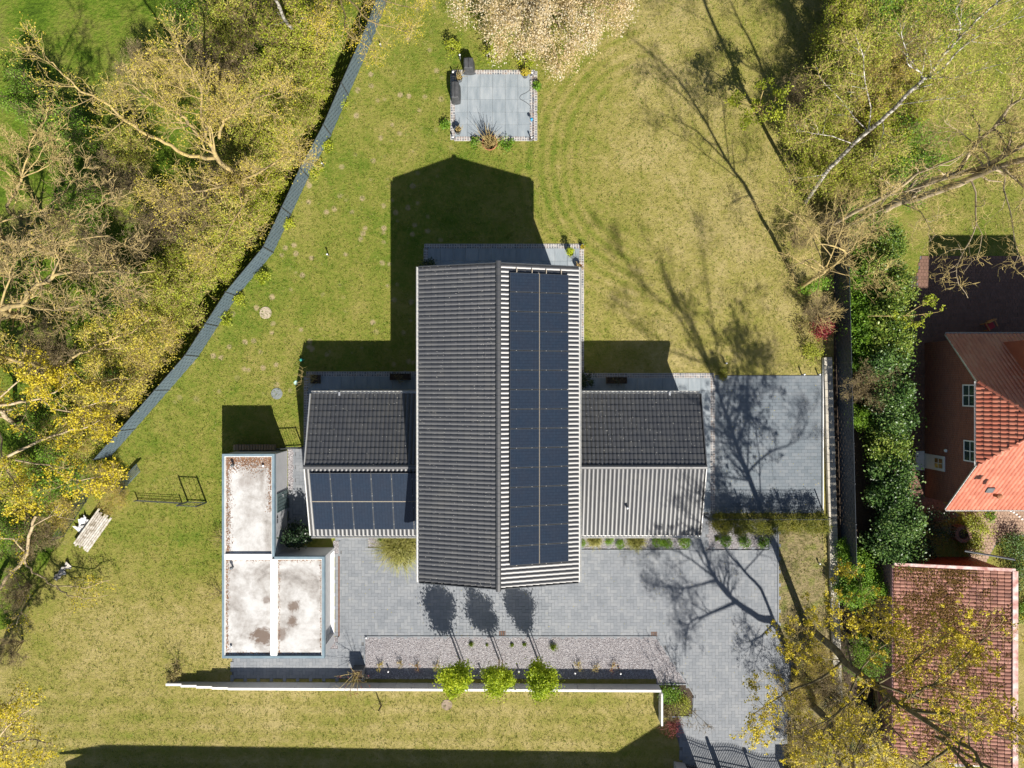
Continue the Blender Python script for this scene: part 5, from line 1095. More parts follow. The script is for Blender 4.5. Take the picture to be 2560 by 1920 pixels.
for a in [('o', 290, 1245, .5, 'small golden bush between the loose slat panel and the white boards'), ('o', 150, 1275, .6, 'golden bush left of the white boards'), ('g', 792, 240, .7, 'small lime bush by the fence level with the patio'), ('y', 765, 300, .75, 'small olive bush by the fence below the patio level'), ('y', 728, 400, .8, 'olive bush by the fence beside the spreading tree root'), ('g', 665, 545, .75, 'lime bush by the fence level with the north terrace'), ('g', 575, 660, .7, 'lime bush by the fence opposite the tan cover'), ('b', 540, 480, .9, 'brown bush below the spreading tree root'), ('y', 610, 400, .9, 'olive bush around the spreading tree root'), ('y', 800, 40, .9, 'olive bush at the very top by the fence'), ('o', 420, 200, .9, 'golden twiggy bush below the long upper limb'), ('b', 350, 170, .7, 'thin brown bush at the meadow edge'), ('y', 770, 130, 1.0, 'yellow green bush pressed against the fence left of the patio level'), ('g', 735, 60, 1.1, 'bright lime bush near the top of the grey fence'), ('y', 690, 215, 1.05, 'yellow green bush behind the fence above the long bare tree'),
          ('g', 742, 205, .8, 'leafy lime bush touching the fence where the strip is widest'), ('b', 660, 60, 1.0, 'brownish bush among lime bushes at the top of the wood'), ('y', 580, 70, 1.1, 'yellow green bush in the upper wood beside the birch stem'), ('d', 500, 45, .9, 'green bush at the top beside the open meadow'),
          ('y', 640, 300, 1.0, 'yellow green bush right of the spreading tree crown'), ('g', 690, 330, .8, 'small lime bush by the fence right of the spreading tree'), ('o', 560, 250, 1.0, 'ochre twiggy bush under the spreading tree limbs'), ('b', 590, 160, 1.0, 'brown twiggy bush in the upper wood'), ('b', 500, 150, .8, 'thin brown bush at the edge of the open meadow'),
          ('g', 690, 470, .75, 'lime green bush squeezed against the fence below the spreading tree'), ('y', 620, 560, 1.0, 'yellow green bush beside the fence level with the house gable shadow'), ('b', 470, 560, 1.15, 'reddish brown twiggy bush in the middle of the wood'), ('y', 540, 620, 1.0, 'yellow green bush beside the brown thicket'),
          ('b', 400, 570, 1.0, 'pale brown twiggy bush left of the reddish one'), ('y', 520, 700, 1.0, 'dense yellow green bush by the fence bend'), ('g', 450, 690, .9, 'lime bush inside the wood above the fence bend'), ('y', 400, 740, 1.05, 'yellow green bush at the heart of the thicket'), ('d', 330, 730, .9, 'fresh green bush under yellow limbs'),
          ('y', 470, 790, .9, 'olive bush behind the fence right of the bend'), ('b', 250, 640, .9, 'thin brown bush under the wide pale tree'), ('o', 420, 850, 1.0, 'ochre bush hanging over the lower fence'), ('y', 340, 830, .95, 'olive bush between two ochre limbs'), ('o', 350, 940, .95, 'ochre leaved bush over the fence above the loose slat panel'),
          ('g', 270, 860, .8, 'lime bush below the crooked limb'), ('d', 250, 960, .8, 'deep green bush in the lower wood'), ('o', 280, 1020, .95, 'golden bush where the fence strip narrows'), ('d', 120, 1020, .9, 'green bush under yellow blossom'), ('y', 190, 1090, .9, 'olive bush below the white barked limbs'), ('o', 230, 1130, .75, 'golden bush at the end of the fence strips'),
          ('d', 150, 1180, .9, 'grassy green bush near the slatted fence'), ('g', 60, 1200, .9, 'lime bush at the left edge below the maple'), ('b', 100, 1330, .8, 'brown bush beside the stack of white boards'), ('d', 30, 1330, .8, 'green bush at the left edge beside the dead tree'), ('b', 40, 1480, .7, 'brown twigs at the left edge below the dead tree'), ('b', 25, 1620, .6, 'sparse brown bush at the left edge near the open lawn'),
          ('o', 260, 1200, .55, 'small golden bush before the loose slat panel'), ('b', 330, 1130, .5, 'tangle of brown twigs at the fence corner'), ('d', 80, 250, .9, 'green bush in shade at the upper left'), ('d', 170, 330, .9, 'dark green bush below the long upper limb'), ('b', 290, 450, .9, 'thin bush beneath the long middle limb'), ('d', 40, 700, .9, 'green bush at the left edge under yellow limbs'), ('b', 120, 870, .9, 'brown bush between the ochre limbs'), ('y', 330, 380, .8, 'olive bush in the clearing under the spreading tree'), ('d', 220, 500, .8, 'fresh green bush in the clearing')]:
    thicket(*a)
t = thing('leaning_birch', 'leaning white birch stem among bushes at the top of the wood', 'tree', W(740, 100, 0)); t.location.z = 0
tree_parts(t, [L_([(738, 95, 0), (727, 70, 3), (705, 30, 6), (685, -5, 8.5)], .11, .07, .04)], np.random.default_rng(60), [3, 3], [1.2, .6], 'bark_birch')
for i, (px, py, lb) in enumerate(((858, 256, 'weeds at the fence foot beside the lamp near the top'), (812, 365, 'leafy clump at the fence foot with a lamp just below'), (790, 425, 'pale clump at the fence foot level with the shadow peak'), (722, 560, 'broad leafed clump at the fence foot in the middle'), (655, 690, 'trailing clump at the fence foot above the tan cover'), (598, 745, 'yellow green clump at the fence foot above the bend'), (560, 795, 'small clump at the fence foot by the bend'))):
    bush('weed_clump', lb, 'weeds', W(px, py, .3) * Vector((1, 1, 0)) if False else Vector((W(px, py, .3).x, W(px, py, .3).y, 0)), .42, .6, 420, .10, 'leaf_lime', 'weeds along the fence foot', .02, 9, seed=70 + i)

tree('bare_tree', 'slim upright tree behind the dark fence casting a long trunk shadow', G(2055, 575), [
    L_([G(2055, 575, 0), S(1975, 380, 4.6), S(1911, 189, 9), S(1872, 96, 11), S(1842, 39, 12.5), S(1800, -60, 15)], .13, .03, .02), L_([S(1911, 189, 9), S(1840, 150, 10.5), S(1770, 130, 12)], .05, .015, .02), L_([S(1935, 260, 7.3), S(1960, 170, 9.3), S(1965, 90, 11)], .05, .015, .02)],
    [11, 6, 3], [1.4, .8, .4], 'bark_grey', 61, twig='twig_tan', up=.2)
# ---- right side: birch, bare giant, ivy tree, maples
tree('birch', 'tall leaning white birch crossing the upper right of the picture', G(2014, 505), [
    L_([(2014, 505, 0), (2061, 436, 5.5), (2091, 405, 7.5), (2130, 362, 10), (2203, 301, 13), (2253, 251, 15), (2307, 200, 16.5), (2330, 181, 17), (2361, 135, 18), (2396, 100, 18.7), (2419, 73, 19.5), (2500, 0, 21), (2560, -50, 22)], .20, .03, .02),
    L_([(2307, 200, 16.5), (2354, 174, 17.3), (2419, 108, 18.5), (2496, 66, 19.5), (2560, 40, 20.5)], .07, .02, .02), L_([(2307, 205, 16.3), (2300, 181, 16.8), (2269, 156, 17.2), (2267, 131, 17.8), (2253, 81, 18.5)], .05, .015, .02), L_([(2300, 205, 16.2), (2307, 170, 17), (2323, 93, 18.3)], .04, .015, .02),
    L_([(2165, 332, 11.3), (2161, 320, 11.6), (2126, 278, 12.5), (2084, 231, 13.2), (2049, 193, 14)], .05, .015, .02), L_([(2170, 325, 11.7), (2176, 270, 13), (2161, 177, 14.5), (2155, 131, 15), (2138, 85, 16)], .05, .015, .02), L_([(2206, 300, 13), (2208, 330, 13.3), (2203, 359, 13.6), (2188, 405, 14)], .04, .012, .02),
    L_([(2132, 360, 10), (2080, 341, 11), (2030, 332, 11.5), (1991, 326, 12)], .04, .012, .02), L_([(2060, 437, 5.4), (2010, 444, 6.5), (1972, 451, 7)], .03, .01, .02), L_([(2396, 100, 18.7), (2400, 60, 19.5), (2390, 20, 20)], .04, .015, .02), L_([(2280, 225, 15.7), (2400, 190, 17), (2500, 160, 18), (2580, 150, 19)], .04, .012, .02), L_([(2240, 262, 14.5), (2330, 250, 16), (2420, 240, 17)], .04, .012, .02)],
    [9, 7, 4], [1.7, .9, .5], 'bark_birch', 11, twig='twig_tan', leaf='leaf_young', nleaf=20000, lsize=.06, spread=.25, thin=.62)
tree('bare_tree', 'huge bare grey trunked tree leaning out at the upper right edge', G(2165, 552), [
    L_([(2165, 552, 0), (2205, 528, 2), (2246, 505, 4), (2284, 497, 5.3), (2354, 474, 8), (2415, 451, 10), (2477, 424, 12), (2516, 409, 13), (2580, 396, 14.5), (2680, 380, 17)], .30, .10, .02), L_([(2225, 515, 3), (2323, 455, 6.5), (2392, 436, 9), (2462, 416, 11.5), (2516, 386, 13), (2570, 355, 14.5), (2640, 320, 17)], .24, .08, .02),
    L_([(2392, 432, 9), (2438, 362, 11), (2485, 320, 12.5), (2523, 266, 14), (2575, 240, 15.5)], .13, .05, .03), L_([(2425, 448, 10.3), (2438, 482, 10.5), (2442, 559, 11), (2410, 625, 11.5), (2390, 690, 12), (2420, 745, 12)], .06, .012, .03), L_([(2505, 413, 12.7), (2512, 440, 12.8), (2516, 490, 13), (2530, 560, 13.5), (2550, 650, 14)], .06, .015, .03),
    L_([(2500, 416, 12.7), (2540, 450, 13.5), (2600, 500, 15)], .09, .03, .02), L_([(2215, 520, 2.5), (2180, 535, 3.4), (2140, 560, 4)], .05, .01, .03), L_([(2246, 507, 4), (2300, 530, 6), (2340, 590, 7)], .05, .012, .03), L_([(2438, 362, 11), (2400, 330, 12), (2360, 300, 13)], .04, .012, .03), L_([(2485, 320, 12.5), (2520, 370, 13.5)], .04, .012, .03)],
    [13, 6, 3], [1.7, 1.0, .55], 'bark_grey', 12, up=-.03, wig=.42, twig='twig_tan', rmin=.009, thin=.85)
ivy = tree('bare_tree', 'slim bare tree with pale twigs rising beside the dark fence', G(2000, 720), [
    L_([G(2000, 720, 0), S(1923, 578, 3.3), S(1896, 528, 4.5), S(1857, 455, 6.2), S(1822, 409, 7.35), S(1753, 289, 10.2), S(1684, 185, 12.7), S(1618, 127, 14), S(1541, 73, 15.5)], .19, .03, .02), L_([S(1822, 409, 7.35), S(1741, 328, 9), S(1690, 300, 10), S(1641, 278, 10.8)], .07, .02, .02),
    L_([(2063, 674, 7.3), (2107, 559, 9), (2107, 500, 10)], .05, .012), L_([(2063, 674, 7.3), (2014, 560, 8.5), (1950, 510, 9.5), (1900, 500, 10)], .05, .012), L_([(2055, 680, 6.5), (1970, 640, 8), (1880, 600, 9)], .04, .012), L_([(2063, 674, 7.3), (2140, 690, 8), (2200, 680, 9)], .04, .012), L_([(2050, 690, 5.5), (2040, 750, 6.5), (2060, 790, 7)], .04, .012), L_([(2085, 650, 9.5), (2150, 590, 11), (2190, 560, 12)], .04, .012), L_([(2085, 650, 9.5), (2030, 580, 11), (2000, 540, 12)], .04, .012)],
    [12, 6, 3], [1.5, .8, .4], 'bark_ochre', 13, twig='twig_tan', up=.1, thin=.7, rmin=.007)
P_ = np.array([tuple(S(1995 - 24 * q, 712 - 60 * q, .3 + 1.45 * q) - Vector(ivy.location)) for q in NR.random(900) * 2.6]) + NR.normal(size=(900, 3)) * .20
v, f = leaf_quads(P_, .10, NR); mesh_obj('ivy', v, f, 'leaf_bright', ivy)
MP = tree('blossoming_maple', 'tall yellow blossoming maple beside the drive at the lower right', G(2012, 1560), [
    L_([G(2012, 1560, 0), W(2091, 1627, 4.6), W(2111, 1654, 5.7), W(2145, 1681, 7), W(2188, 1712, 9), W(2230, 1747, 10.7), W(2276, 1777, 12.3), W(2342, 1820, 14.4), W(2400, 1858, 16), W(2438, 1882, 17.5), S(1690, 760, 19), S(1650, 660, 21.5)], .28, .04, .01),
    L_([(2250, 1757, 11), (2303, 1723, 11.5), (2361, 1700, 12.5), (2419, 1635, 13.5), (2478, 1585, 14.5)], .11, .02, .02), L_([(2107, 1652, 5.5), (2053, 1696, 6.5), (1976, 1727, 7.5), (1937, 1750, 8), (1879, 1789, 9)], .11, .02, .02), L_([(2276, 1777, 12.3), (2361, 1785, 13.5), (2450, 1790, 14.5), (2540, 1800, 15.5)], .09, .02, .02), L_([(2188, 1712, 9), (2200, 1781, 10.5), (2246, 1835, 12), (2300, 1900, 13)], .09, .02, .02),
    L_([(2130, 1670, 6.3), (2115, 1600, 7.5), (2105, 1530, 8.5), (2150, 1470, 9.5)], .07, .02, .03), L_([(2145, 1681, 7), (2200, 1620, 8.5), (2260, 1590, 10)], .06, .02, .03), L_([(2188, 1712, 9), (2260, 1670, 10.5), (2330, 1620, 12), (2380, 1570, 13)], .07, .02, .03), L_([(2105, 1650, 5.4), (2040, 1640, 6.5), (1990, 1600, 7.5)], .05, .015, .03), L_([(2145, 1681, 7), (2110, 1760, 8.5), (2060, 1830, 10), (2040, 1900, 11)], .08, .02, .03), L_([(2230, 1747, 10.7), (2180, 1830, 12), (2140, 1900, 13)], .07, .02, .03),
    ], [9, 6, 4], [1.9, 1.1, .6], 'bark_moss', 14, twig='twig_tan', leaf='leaf_yellow', nleaf=24000, lsize=.095, spread=.06, ntip=3300, angle=.8, thin=.8)
tree_parts(MP, [(p, r * .8) for p, r in [
    L_([S(1790, 960, 14.4), S(1740, 850, 17), S(1690, 740, 19.5), S(1640, 640, 22)], .10, .03, .02), L_([S(1778, 935, 14.8), S(1700, 800, 18), S(1600, 700, 20.5), S(1540, 620, 22)], .09, .03, .02), L_([S(1795, 980, 14), S(1790, 860, 17), S(1770, 720, 20), S(1750, 600, 22.5)], .09, .03, .02), L_([S(1770, 910, 15.4), S(1640, 860, 17), S(1560, 780, 19)], .08, .02, .02),
    L_([S(1868, 1180, 9), S(1920, 1130, 10.5), S(1990, 1100, 12), S(2020, 1040, 13.5)], .09, .02, .03), L_([S(1840, 1100, 10.7), S(1760, 1060, 12), S(1690, 1070, 13), S(1600, 1030, 14)], .08, .02, .03), L_([S(1820, 1040, 12.2), S(1900, 960, 14), S(1930, 880, 16)], .08, .02, .03), L_([S(1875, 1200, 8.6), S(1760, 1180, 10), S(1640, 1130, 11.5)], .07, .02, .03)]], np.random.default_rng(214), [11, 7, 4], [2.1, 1.2, .6], 'bark_moss', twig='twig_brown', tname='branches', up=.2, angle=.65, leaf='leaf_yellow', nleaf=400, lsize=.09, ntip=300)
tree('blossoming_maple', 'second yellow blossoming maple leaning out at the bottom right edge', G(2010, 1745), [
    L_([G(2010, 1745, 0), S(1940, 1565, 4), S(1898, 1542, 6), S(1836, 1500, 8), S(1786, 1442, 9.5), S(1762, 1385, 10.7), S(1747, 1340, 11.5), S(1735, 1290, 12.5)], .30, .05, .02), L_([S(1836, 1505, 8), S(1800, 1520, 9), S(1755, 1540, 9.5), S(1720, 1560, 10), S(1712, 1640, 10.5)], .13, .03, .02), L_([S(1790, 1448, 9.4), S(1740, 1462, 10.3), S(1690, 1470, 11), S(1640, 1460, 12)], .10, .03, .02),
    L_([S(1938, 1562, 4.1), S(1900, 1470, 6.6), S(1860, 1425, 8), S(1815, 1375, 9), S(1795, 1310, 10), S(1770, 1250, 11.5)], .14, .03, .02), L_([S(1930, 1560, 4.5), S(1900, 1590, 5), S(1880, 1600, 5.5), S(1872, 1640, 6)], .08, .02, .02), L_([S(1786, 1442, 9.5), S(1730, 1400, 10.5), S(1680, 1370, 11.5), S(1600, 1370, 12.5)], .08, .02, .02), L_([S(1762, 1385, 10.7), S(1800, 1330, 11.7), S(1820, 1290, 12.5)], .07, .02, .02), L_([S(1860, 1425, 8), S(1900, 1380, 9), S(1930, 1330, 10)], .06, .02, .02)],
    [13, 8, 5], [1.6, .9, .5], 'bark_moss', 15, twig='twig_brown', leaf='leaf_yellow', nleaf=1600, lsize=.11, spread=.085, ntip=500, thin=.75)
tree('young_tree', 'young lime green tree standing alone on the upper right lawn', G(1905, 285), [
    L_([(1905, 285, 0), (1898, 268, 2)], .05, .04, .01), L_([(1898, 268, 2), (1860, 255, 2.8), (1840, 250, 3.2)], .03, .01), L_([(1898, 268, 2), (1905, 230, 3), (1920, 205, 3.4)], .03, .01), L_([(1898, 268, 2), (1880, 290, 3), (1860, 305, 3.3)], .03, .01), L_([(1898, 268, 2), (1930, 255, 3), (1960, 240, 3.4)], .03, .01), L_([(1898, 268, 2), (1925, 285, 3), (1940, 290, 3.4)], .03, .01)],
    [7, 4], [.7, .35], 'twig_tan', 16, leaf='leaf_lime', nleaf=1500, lsize=.13, spread=.10)
for a in [('o', 2045, 1650, .6, 'yellow twiggy bush at the maple root beside the stone wall'), ('o', 2000, 1735, .6, 'yellow twiggy bush at the edge of the drive below the maple limb'), ('b', 2070, 1720, .7, 'brown undergrowth between drive and maple trunk'), ('o', 2110, 1800, .8, 'yellow twiggy bush under the maple at the bottom'), ('b', 2020, 1830, .6, 'brown undergrowth beside the drive near the gate'), ('o', 1995, 1880, .5, 'yellow twiggy bush right of the tall gate pillar'), ('d', 2160, 1640, .7, 'green bush beside the maple trunk at the pink wall'), ('y', 2300, 220, .8, 'olive bush beneath the upper birch stem'), ('g', 2080, 130, .8, 'lime bush right of the dark fence near the top'), ('g', 2040, 420, .7, 'lime bush at the birch root'), ('y', 2260, 290, .9, 'yellow green bush between birch and huge bare tree'), ('b', 2000, 250, .8, 'brown twiggy bush left of the dark fence at the top'), ('y', 1990, 320, .7, 'olive bush on the lawn side of the dark fence'), ('g', 2110, 20, .9, 'leafy green bush at the top right of the dark fence'), ('d', 2220, 40, 1.0, 'fresh green bush at the top beside the birch'), ('y', 2160, 110, 1.0, 'olive bush below the birch top'), ('b', 2280, 110, .9, 'brown twiggy bush under white birch forks'), ('d', 2360, 60, .8, 'green bush at the top right corner lawn edge'),
          ('y', 2110, 210, 1.0, 'yellow green bush beside the white birch branches'), ('o', 2200, 200, .9, 'ochre bush behind the birch stem'), ('y', 2050, 330, 1.0, 'yellow green bush under the birch stem'), ('o', 2140, 300, .9, 'ochre bush crossed by the birch stem'), ('g', 2210, 330, .9, 'lime bush right of the birch stem'), ('y', 2100, 440, .95, 'yellow green bush below the birch stem'), ('y', 2180, 420, .9, 'olive bush above the huge bare trunk'),
          ('d', 2270, 380, .95, 'bright green bush at the neighbouring lawn edge'), ('d', 2250, 450, .9, 'bright green bush behind the huge bare trunk'), ('d', 2150, 540, .8, 'green bush at the root of the huge bare tree'), ('b', 2100, 570, .8, 'brown twigs by the dark fence near the slim bare tree'), ('b', 2040, 780, .55, 'small brown bare shrub above the red bush'), ('b', 2170, 965, .8, 'brown twiggy shrub in front of the laurel hedge'), ('b', 2000, 600, .5, 'thin brown twigs on the lawn left of the slim bare tree')]:
    thicket(*a, group='bushes by the dark fence')
# laurel hedge: a run of evergreen shrubs
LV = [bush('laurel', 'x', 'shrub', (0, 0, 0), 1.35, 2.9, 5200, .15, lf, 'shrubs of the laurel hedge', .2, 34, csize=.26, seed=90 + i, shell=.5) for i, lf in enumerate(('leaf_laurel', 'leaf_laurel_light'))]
GV = bush('hedge_shrub', 'x', 'shrub', (0, 0, 0), 1.1, 2.0, 4600, .11, 'leaf_bright', 'shrubs of the laurel hedge', .1, 30, csize=.2, seed=95)
used = set()
def put(proto, px, py, z, label, sc=1.0):
    p = W(px, py, z); p.z = 0
    if proto.name not in used: used.add(proto.name); proto.location = p; proto['label'] = label; proto.scale = (sc,) * 3; return proto
    return copy_tree(proto, p, R.uniform(0, 6.28), label, sc)
for i, (px, py, sc, lb) in enumerate([(2225, 600, .9, 'sunlit laurel at the upper end of the hedge'), (2200, 660, .95, 'laurel above the yellow leaved branch'), (2235, 720, 1.0, 'laurel below the yellow leaved branch'), (2215, 790, 1.0, 'laurel level with the red chair'), (2235, 850, .95, 'laurel level with the orange eaves corner'), (2215, 915, 1.0, 'laurel behind the brown twiggy shrub'), (2230, 985, 1.0, 'dense laurel level with the upper house window'), (2235, 1050, 1.0, 'glossy laurel at the middle of the court'), (2230, 1115, 1.0, 'glossy laurel between the two house windows'), (2240, 1180, 1.0, 'glossy laurel level with the house door'), (2235, 1245, .95, 'dark laurel beside the shaded paving'), (2250, 1305, 1.0, 'dark laurel left of the brick planter'), (2230, 1365, 1.0, 'dark laurel at the lower end of the hedge'), (2270, 1380, .9, 'laurel nearest the pale red tile roof')]):
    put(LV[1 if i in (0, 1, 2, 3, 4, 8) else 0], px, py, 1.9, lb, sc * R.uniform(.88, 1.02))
for px, py, sc, lb in [(2160, 640, .9, 'bright green shrub against the fence below the slim tree'), (2152, 705, .9, 'bright green shrub against the fence right of the red bush'), (2150, 770, .95, 'bright green shrub against the fence above the court'), (2150, 835, .95, 'bright green shrub against the fence level with the court top'), (2152, 900, .9, 'bright green shrub at the fence above the brown shrub'), (2160, 1040, .7, 'small green shrub at the fence below the brown shrub'), (2150, 1420, .9, 'fresh green shrub at the fence end'), (2140, 1480, .9, 'fresh green shrub by the stone wall behind yellow blossom'), (2185, 1470, .9, 'fresh green shrub beside the pink garage wall'), (2120, 1380, .6, 'small green weed bush between stone wall and fence')]:
    put(GV, px, py, 1.2, lb, sc)
tree('young_tree', 'thin branch of yellow leaves reaching right out of the hedge', W(2190, 800, 0), [L_([(2190, 800, 0), (2170, 790, 2.6), (2250, 790, 3.2), (2310, 785, 3.5), (2345, 780, 3.6)], .03, .01, .01), L_([(2260, 790, 3.2), (2300, 765, 3.6), (2325, 755, 3.8)], .02, .008, .01), L_([(2270, 790, 3.2), (2290, 815, 3.4)], .02, .008, .01)], [7, 3], [.5, .25], 'twig_tan', 17, leaf='leaf_lime', nleaf=700, lsize=.11, spread=.07)
# clipped golden hedge
TH = bush('thuja', 'x', 'hedge plant', (0, 0, 0), .62, 1.45, 5200, .055, 'leaf_thuja', 'plants of the clipped golden hedge', .05, 40, csize=.12, seed=99, shell=.75)
for i, (px, lb) in enumerate([(1806, 'greenest plant at the left end of the golden hedge'), (1846, 'second plant from the left end of the golden hedge'), (1886, 'golden hedge plant right of the first fence post'), (1926, 'golden hedge plant at the paving edge'), (1968, 'golden hedge plant above the dry bank'), (2010, 'golden hedge plant near the stone wall'), (2050, 'right end plant of the golden hedge by the stone wall')]):
    put(TH, px, 1310, .9, lb)
# three standard trees
ST = thing('standard_tree', 'x', 'tree', (0, 0, 0), 'row of three clipped standard trees'); rg = np.random.default_rng(31)
P_, C_ = clump_points(rg, 7500, .80, 2.2, 2.0, 46, .18, .35); v, f = leaf_quads(P_, .115, rg); mesh_obj('crown', v, f, 'leaf_tree', ST)
br = [limb([(0, 0, 0), (.01, 0, 1.2), (0, .01, 2.6)], .06, .045, sub=2)] + [limb([(0, 0, 1.9), tuple(C_[i] * np.array([.5, .5, .75])), tuple(C_[i])], .02, .006, sub=1) for i in range(20)]
v, f = tubes([br[0]], 7); v2, f2 = tubes(br[1:], 4); mesh_obj('trunk', np.concatenate([v, v2]), np.concatenate([f, f2 + len(v)]), 'bark_grey', ST); part('stake', MB().bar((.22, -.05, 0), (.21, -.05, 2.0), .032, 7), 'wood', ST)
for px, rzz, lb in ((1150, 0, 'left one of the three round green trees along the garden wall'), (1248, 1.9, 'middle one of the three round green trees along the garden wall'), (1345, 4.0, 'right one of the three round green trees along the garden wall')):
    p = G(px, 1650); q = ST if rzz == 0 else copy_tree(ST, p, rzz, lb); q.location = p; q['label'] = lb; q.scale = {1150: (1.06, 1.0, 1.0), 1248: (.94, .97, .96), 1345: (1.0, 1.08, 1.03)}[px]
    if rzz:
        for c_ in q.children:
            if c_.name.startswith('stake'): c_.rotation_euler = (0, 0, -rzz)
# blossoming cherry above the patio
tree('blossoming_cherry', 'wide cherry tree in white and peach blossom at the top of the picture', W(1330, 10), [
    L_([(1330, 10, 0), (1328, 5, 1.2)], .16, .15, .01)] + [L_([(1328, 5, 1.2), ((1328 + x) / 2 + 10, (5 + y) / 2, 2.6), (x, y, z)], .08, .02, .06, i) for i, (x, y, z) in enumerate(((1160, 30, 3.2), (1200, 100, 2.6), (1262, 140, 2.6), (1330, 110, 3.4), (1395, 165, 2.0), (1440, 110, 3.0), (1530, 60, 2.8), (1560, 10, 3.0), (1450, -40, 3.5), (1260, -60, 3.5), (1360, 60, 4.2), (1290, 40, 4.4), (1420, 20, 4.2), (1480, 90, 2.6), (1230, 40, 3.8)))],
    [10, 6, 4], [1.3, .7, .4], 'twig_brown', 18, twig='twig_tan', leaf='blossom', nleaf=19000, lsize=.095, spread=.2, crown='blossoms')
for i, (px, py, r_, h_, lf, lb) in enumerate(((1130, 118, .45, 1.2, 'leaf_lime', 'small lime shrub left of the cherry tree'), (1222, 133, .5, 1.3, 'leaf_lime', 'small lime shrub under the cherry edge above the patio'), (1316, 148, .5, 1.3, 'leaf_lime', 'small lime shrub above the right patio pot'), (1112, 308, .3, .4, 'leaf_bright', 'low green weed left of the patio'), (1260, 358, .5, .3, 'leaf_bright', 'low leafy clump right of the terracotta tub'), (1190, 355, .3, .25, 'leaf_bright', 'low leafy clump left of the terracotta tub'), (1344, 215, .25, .4, 'leaf_bright', 'weeds along the right patio edge'))):
    bush('shrub', lb, 'shrub', Vector((W(px, py, h_ * .6).x, W(px, py, h_ * .6).y, 0)), r_, h_, 520, .09, lf, None, .05, 12, seed=110 + i)
# shrubs near the house
def at0(px, py, z): p = W(px, py, z); p.z = 0; return p
bush('camellia', 'dark glossy evergreen shrub in the shaded corner behind the garage', 'shrub', at0(748, 1336, 1.2), .72, 2.1, 3200, .14, 'leaf_dark', None, .1, 26, seed=130)
bush('conifer', 'small dark conifer at the corner of the parking court', 'conifer', at0(1808, 936, .7), .34, 1.35, 1500, .06, 'leaf_thuja', None, .05, 16, seed=131)
bush('shrub', 'shaded green shrub under the east side of the main eaves', 'shrub', at0(1463, 950, .5), .5, 1.0, 700, .10, 'leaf_dark', None, .05, 14, seed=132)
bush('shrub', 'dark green shrub at the shaded west end of the north terrace', 'shrub', at0(1070, 665, .5), .45, .9, 600, .10, 'leaf_dark', None, .05, 12, seed=133)
bush('red_bush', 'crimson leaved bush beside the dark fence above the court', 'bush', at0(2056, 818, .8), .66, 1.4, 1900, .09, 'leaf_red', None, .1, 22, stem='twig_red', seed=134)
bush('shrub', 'grey green low shrub beside the crimson bush', 'shrub', at0(2008, 822, .4), .5, .7, 600, .07, 'leaf_brown', None, .02, 12, seed=135)
bush('shrub', 'bushy plant with pale dead leaves by the dark fence below the crimson bush', 'shrub', at0(2030, 878, .4), .7, .9, 1100, .08, 'leaf_young', None, .02, 16, seed=136)
BALL = None
for i, (px, py, r_, lb) in enumerate(((1454, 1358, .24, 'box ball under the east roof edge of the main house'), (1524, 1351, .25, 'box ball between two pampas grasses, upper of two'), (1550, 1361, .25, 'box ball between two pampas grasses, lower of two'), (1643, 1354, .30, 'box ball right of the second pampas grass'), (1668, 1359, .29, 'box ball in tree shade, middle of the right three'), (1710, 1355, .33, 'box ball at the right end of the wing bed'), (1813, 1352, .32, 'box ball left in the gravel under the golden hedge'), (1861, 1355, .32, 'box ball in the middle of the gravel under the golden hedge'), (1909, 1354, .32, 'shaded box ball right in the gravel under the golden hedge'), (956, 1343, .26, 'yellowish box ball at the west wing beside the pampas grass'))):
    if BALL is None: BALL = bush('box_ball', lb, 'box ball', at0(px, py, .25), .25, .5, 1300, .04, 'leaf_bright', 'box balls in the gravel', .03, 30, csize=.06, seed=140, shell=.85); BALL.scale = (r_ / .25,) * 3
    else: copy_tree(BALL, at0(px, py, .25), R.uniform(0, 6), lb, r_ / .25)
def grass_tuft(name, label, loc, r, h, n, mat, seed, group=None, cat='ornamental grass'):
    rg = np.random.default_rng(seed); t = thing(name, label, cat, loc, group); a = rg.uniform(0, 6.283, n); e = rg.uniform(.05, 1.0, n); L = rg.uniform(.45, 1.15, n)
    D = np.stack([np.cos(a), np.sin(a), np.zeros(n)], 1); b = rg.normal(size=(n, 3)) * np.array([r * .22, r * .22, 0]); m = b + D * (r * .45 * e * L)[:, None] + np.array([0, 0, 1]) * (h * (1 - .35 * e) * L)[:, None]; tip = b + D * (r * e * L)[:, None] + np.array([0, 0, 1]) * (h * (1 - .75 * e) * L)[:, None]
    s_ = np.stack([-np.sin(a), np.cos(a), np.zeros(n)], 1) * .008; V = np.stack([b - s_, b + s_, m + s_, m - s_, m - s_, m + s_, tip + s_ * .4, tip - s_ * .4], 1).reshape(-1, 3); f = np.arange(8 * n).reshape(-1, 4)
    mesh_obj('blades', V, f, mat, t); v, f = leaf_quads(b[:20] + np.array([0, 0, .05]), .12, rg); mesh_obj('dead_base', v, f, 'leaf_brown', t); return t
grass_tuft('pampas_grass', 'big pampas grass spilling over the paving west of the main house', at0(1003, 1364, .5), 1.75, 1.25, 3000, 'grass_blade', 150)
grass_tuft('pampas_grass', 'pampas grass at the wing bed nearest the main house', at0(1486, 1348, .4), .62, .9, 1100, 'grass_blade', 151); grass_tuft('pampas_grass', 'pampas grass in the middle of the wing bed', at0(1590, 1350, .4), .72, .9, 1300, 'grass_blade', 152)
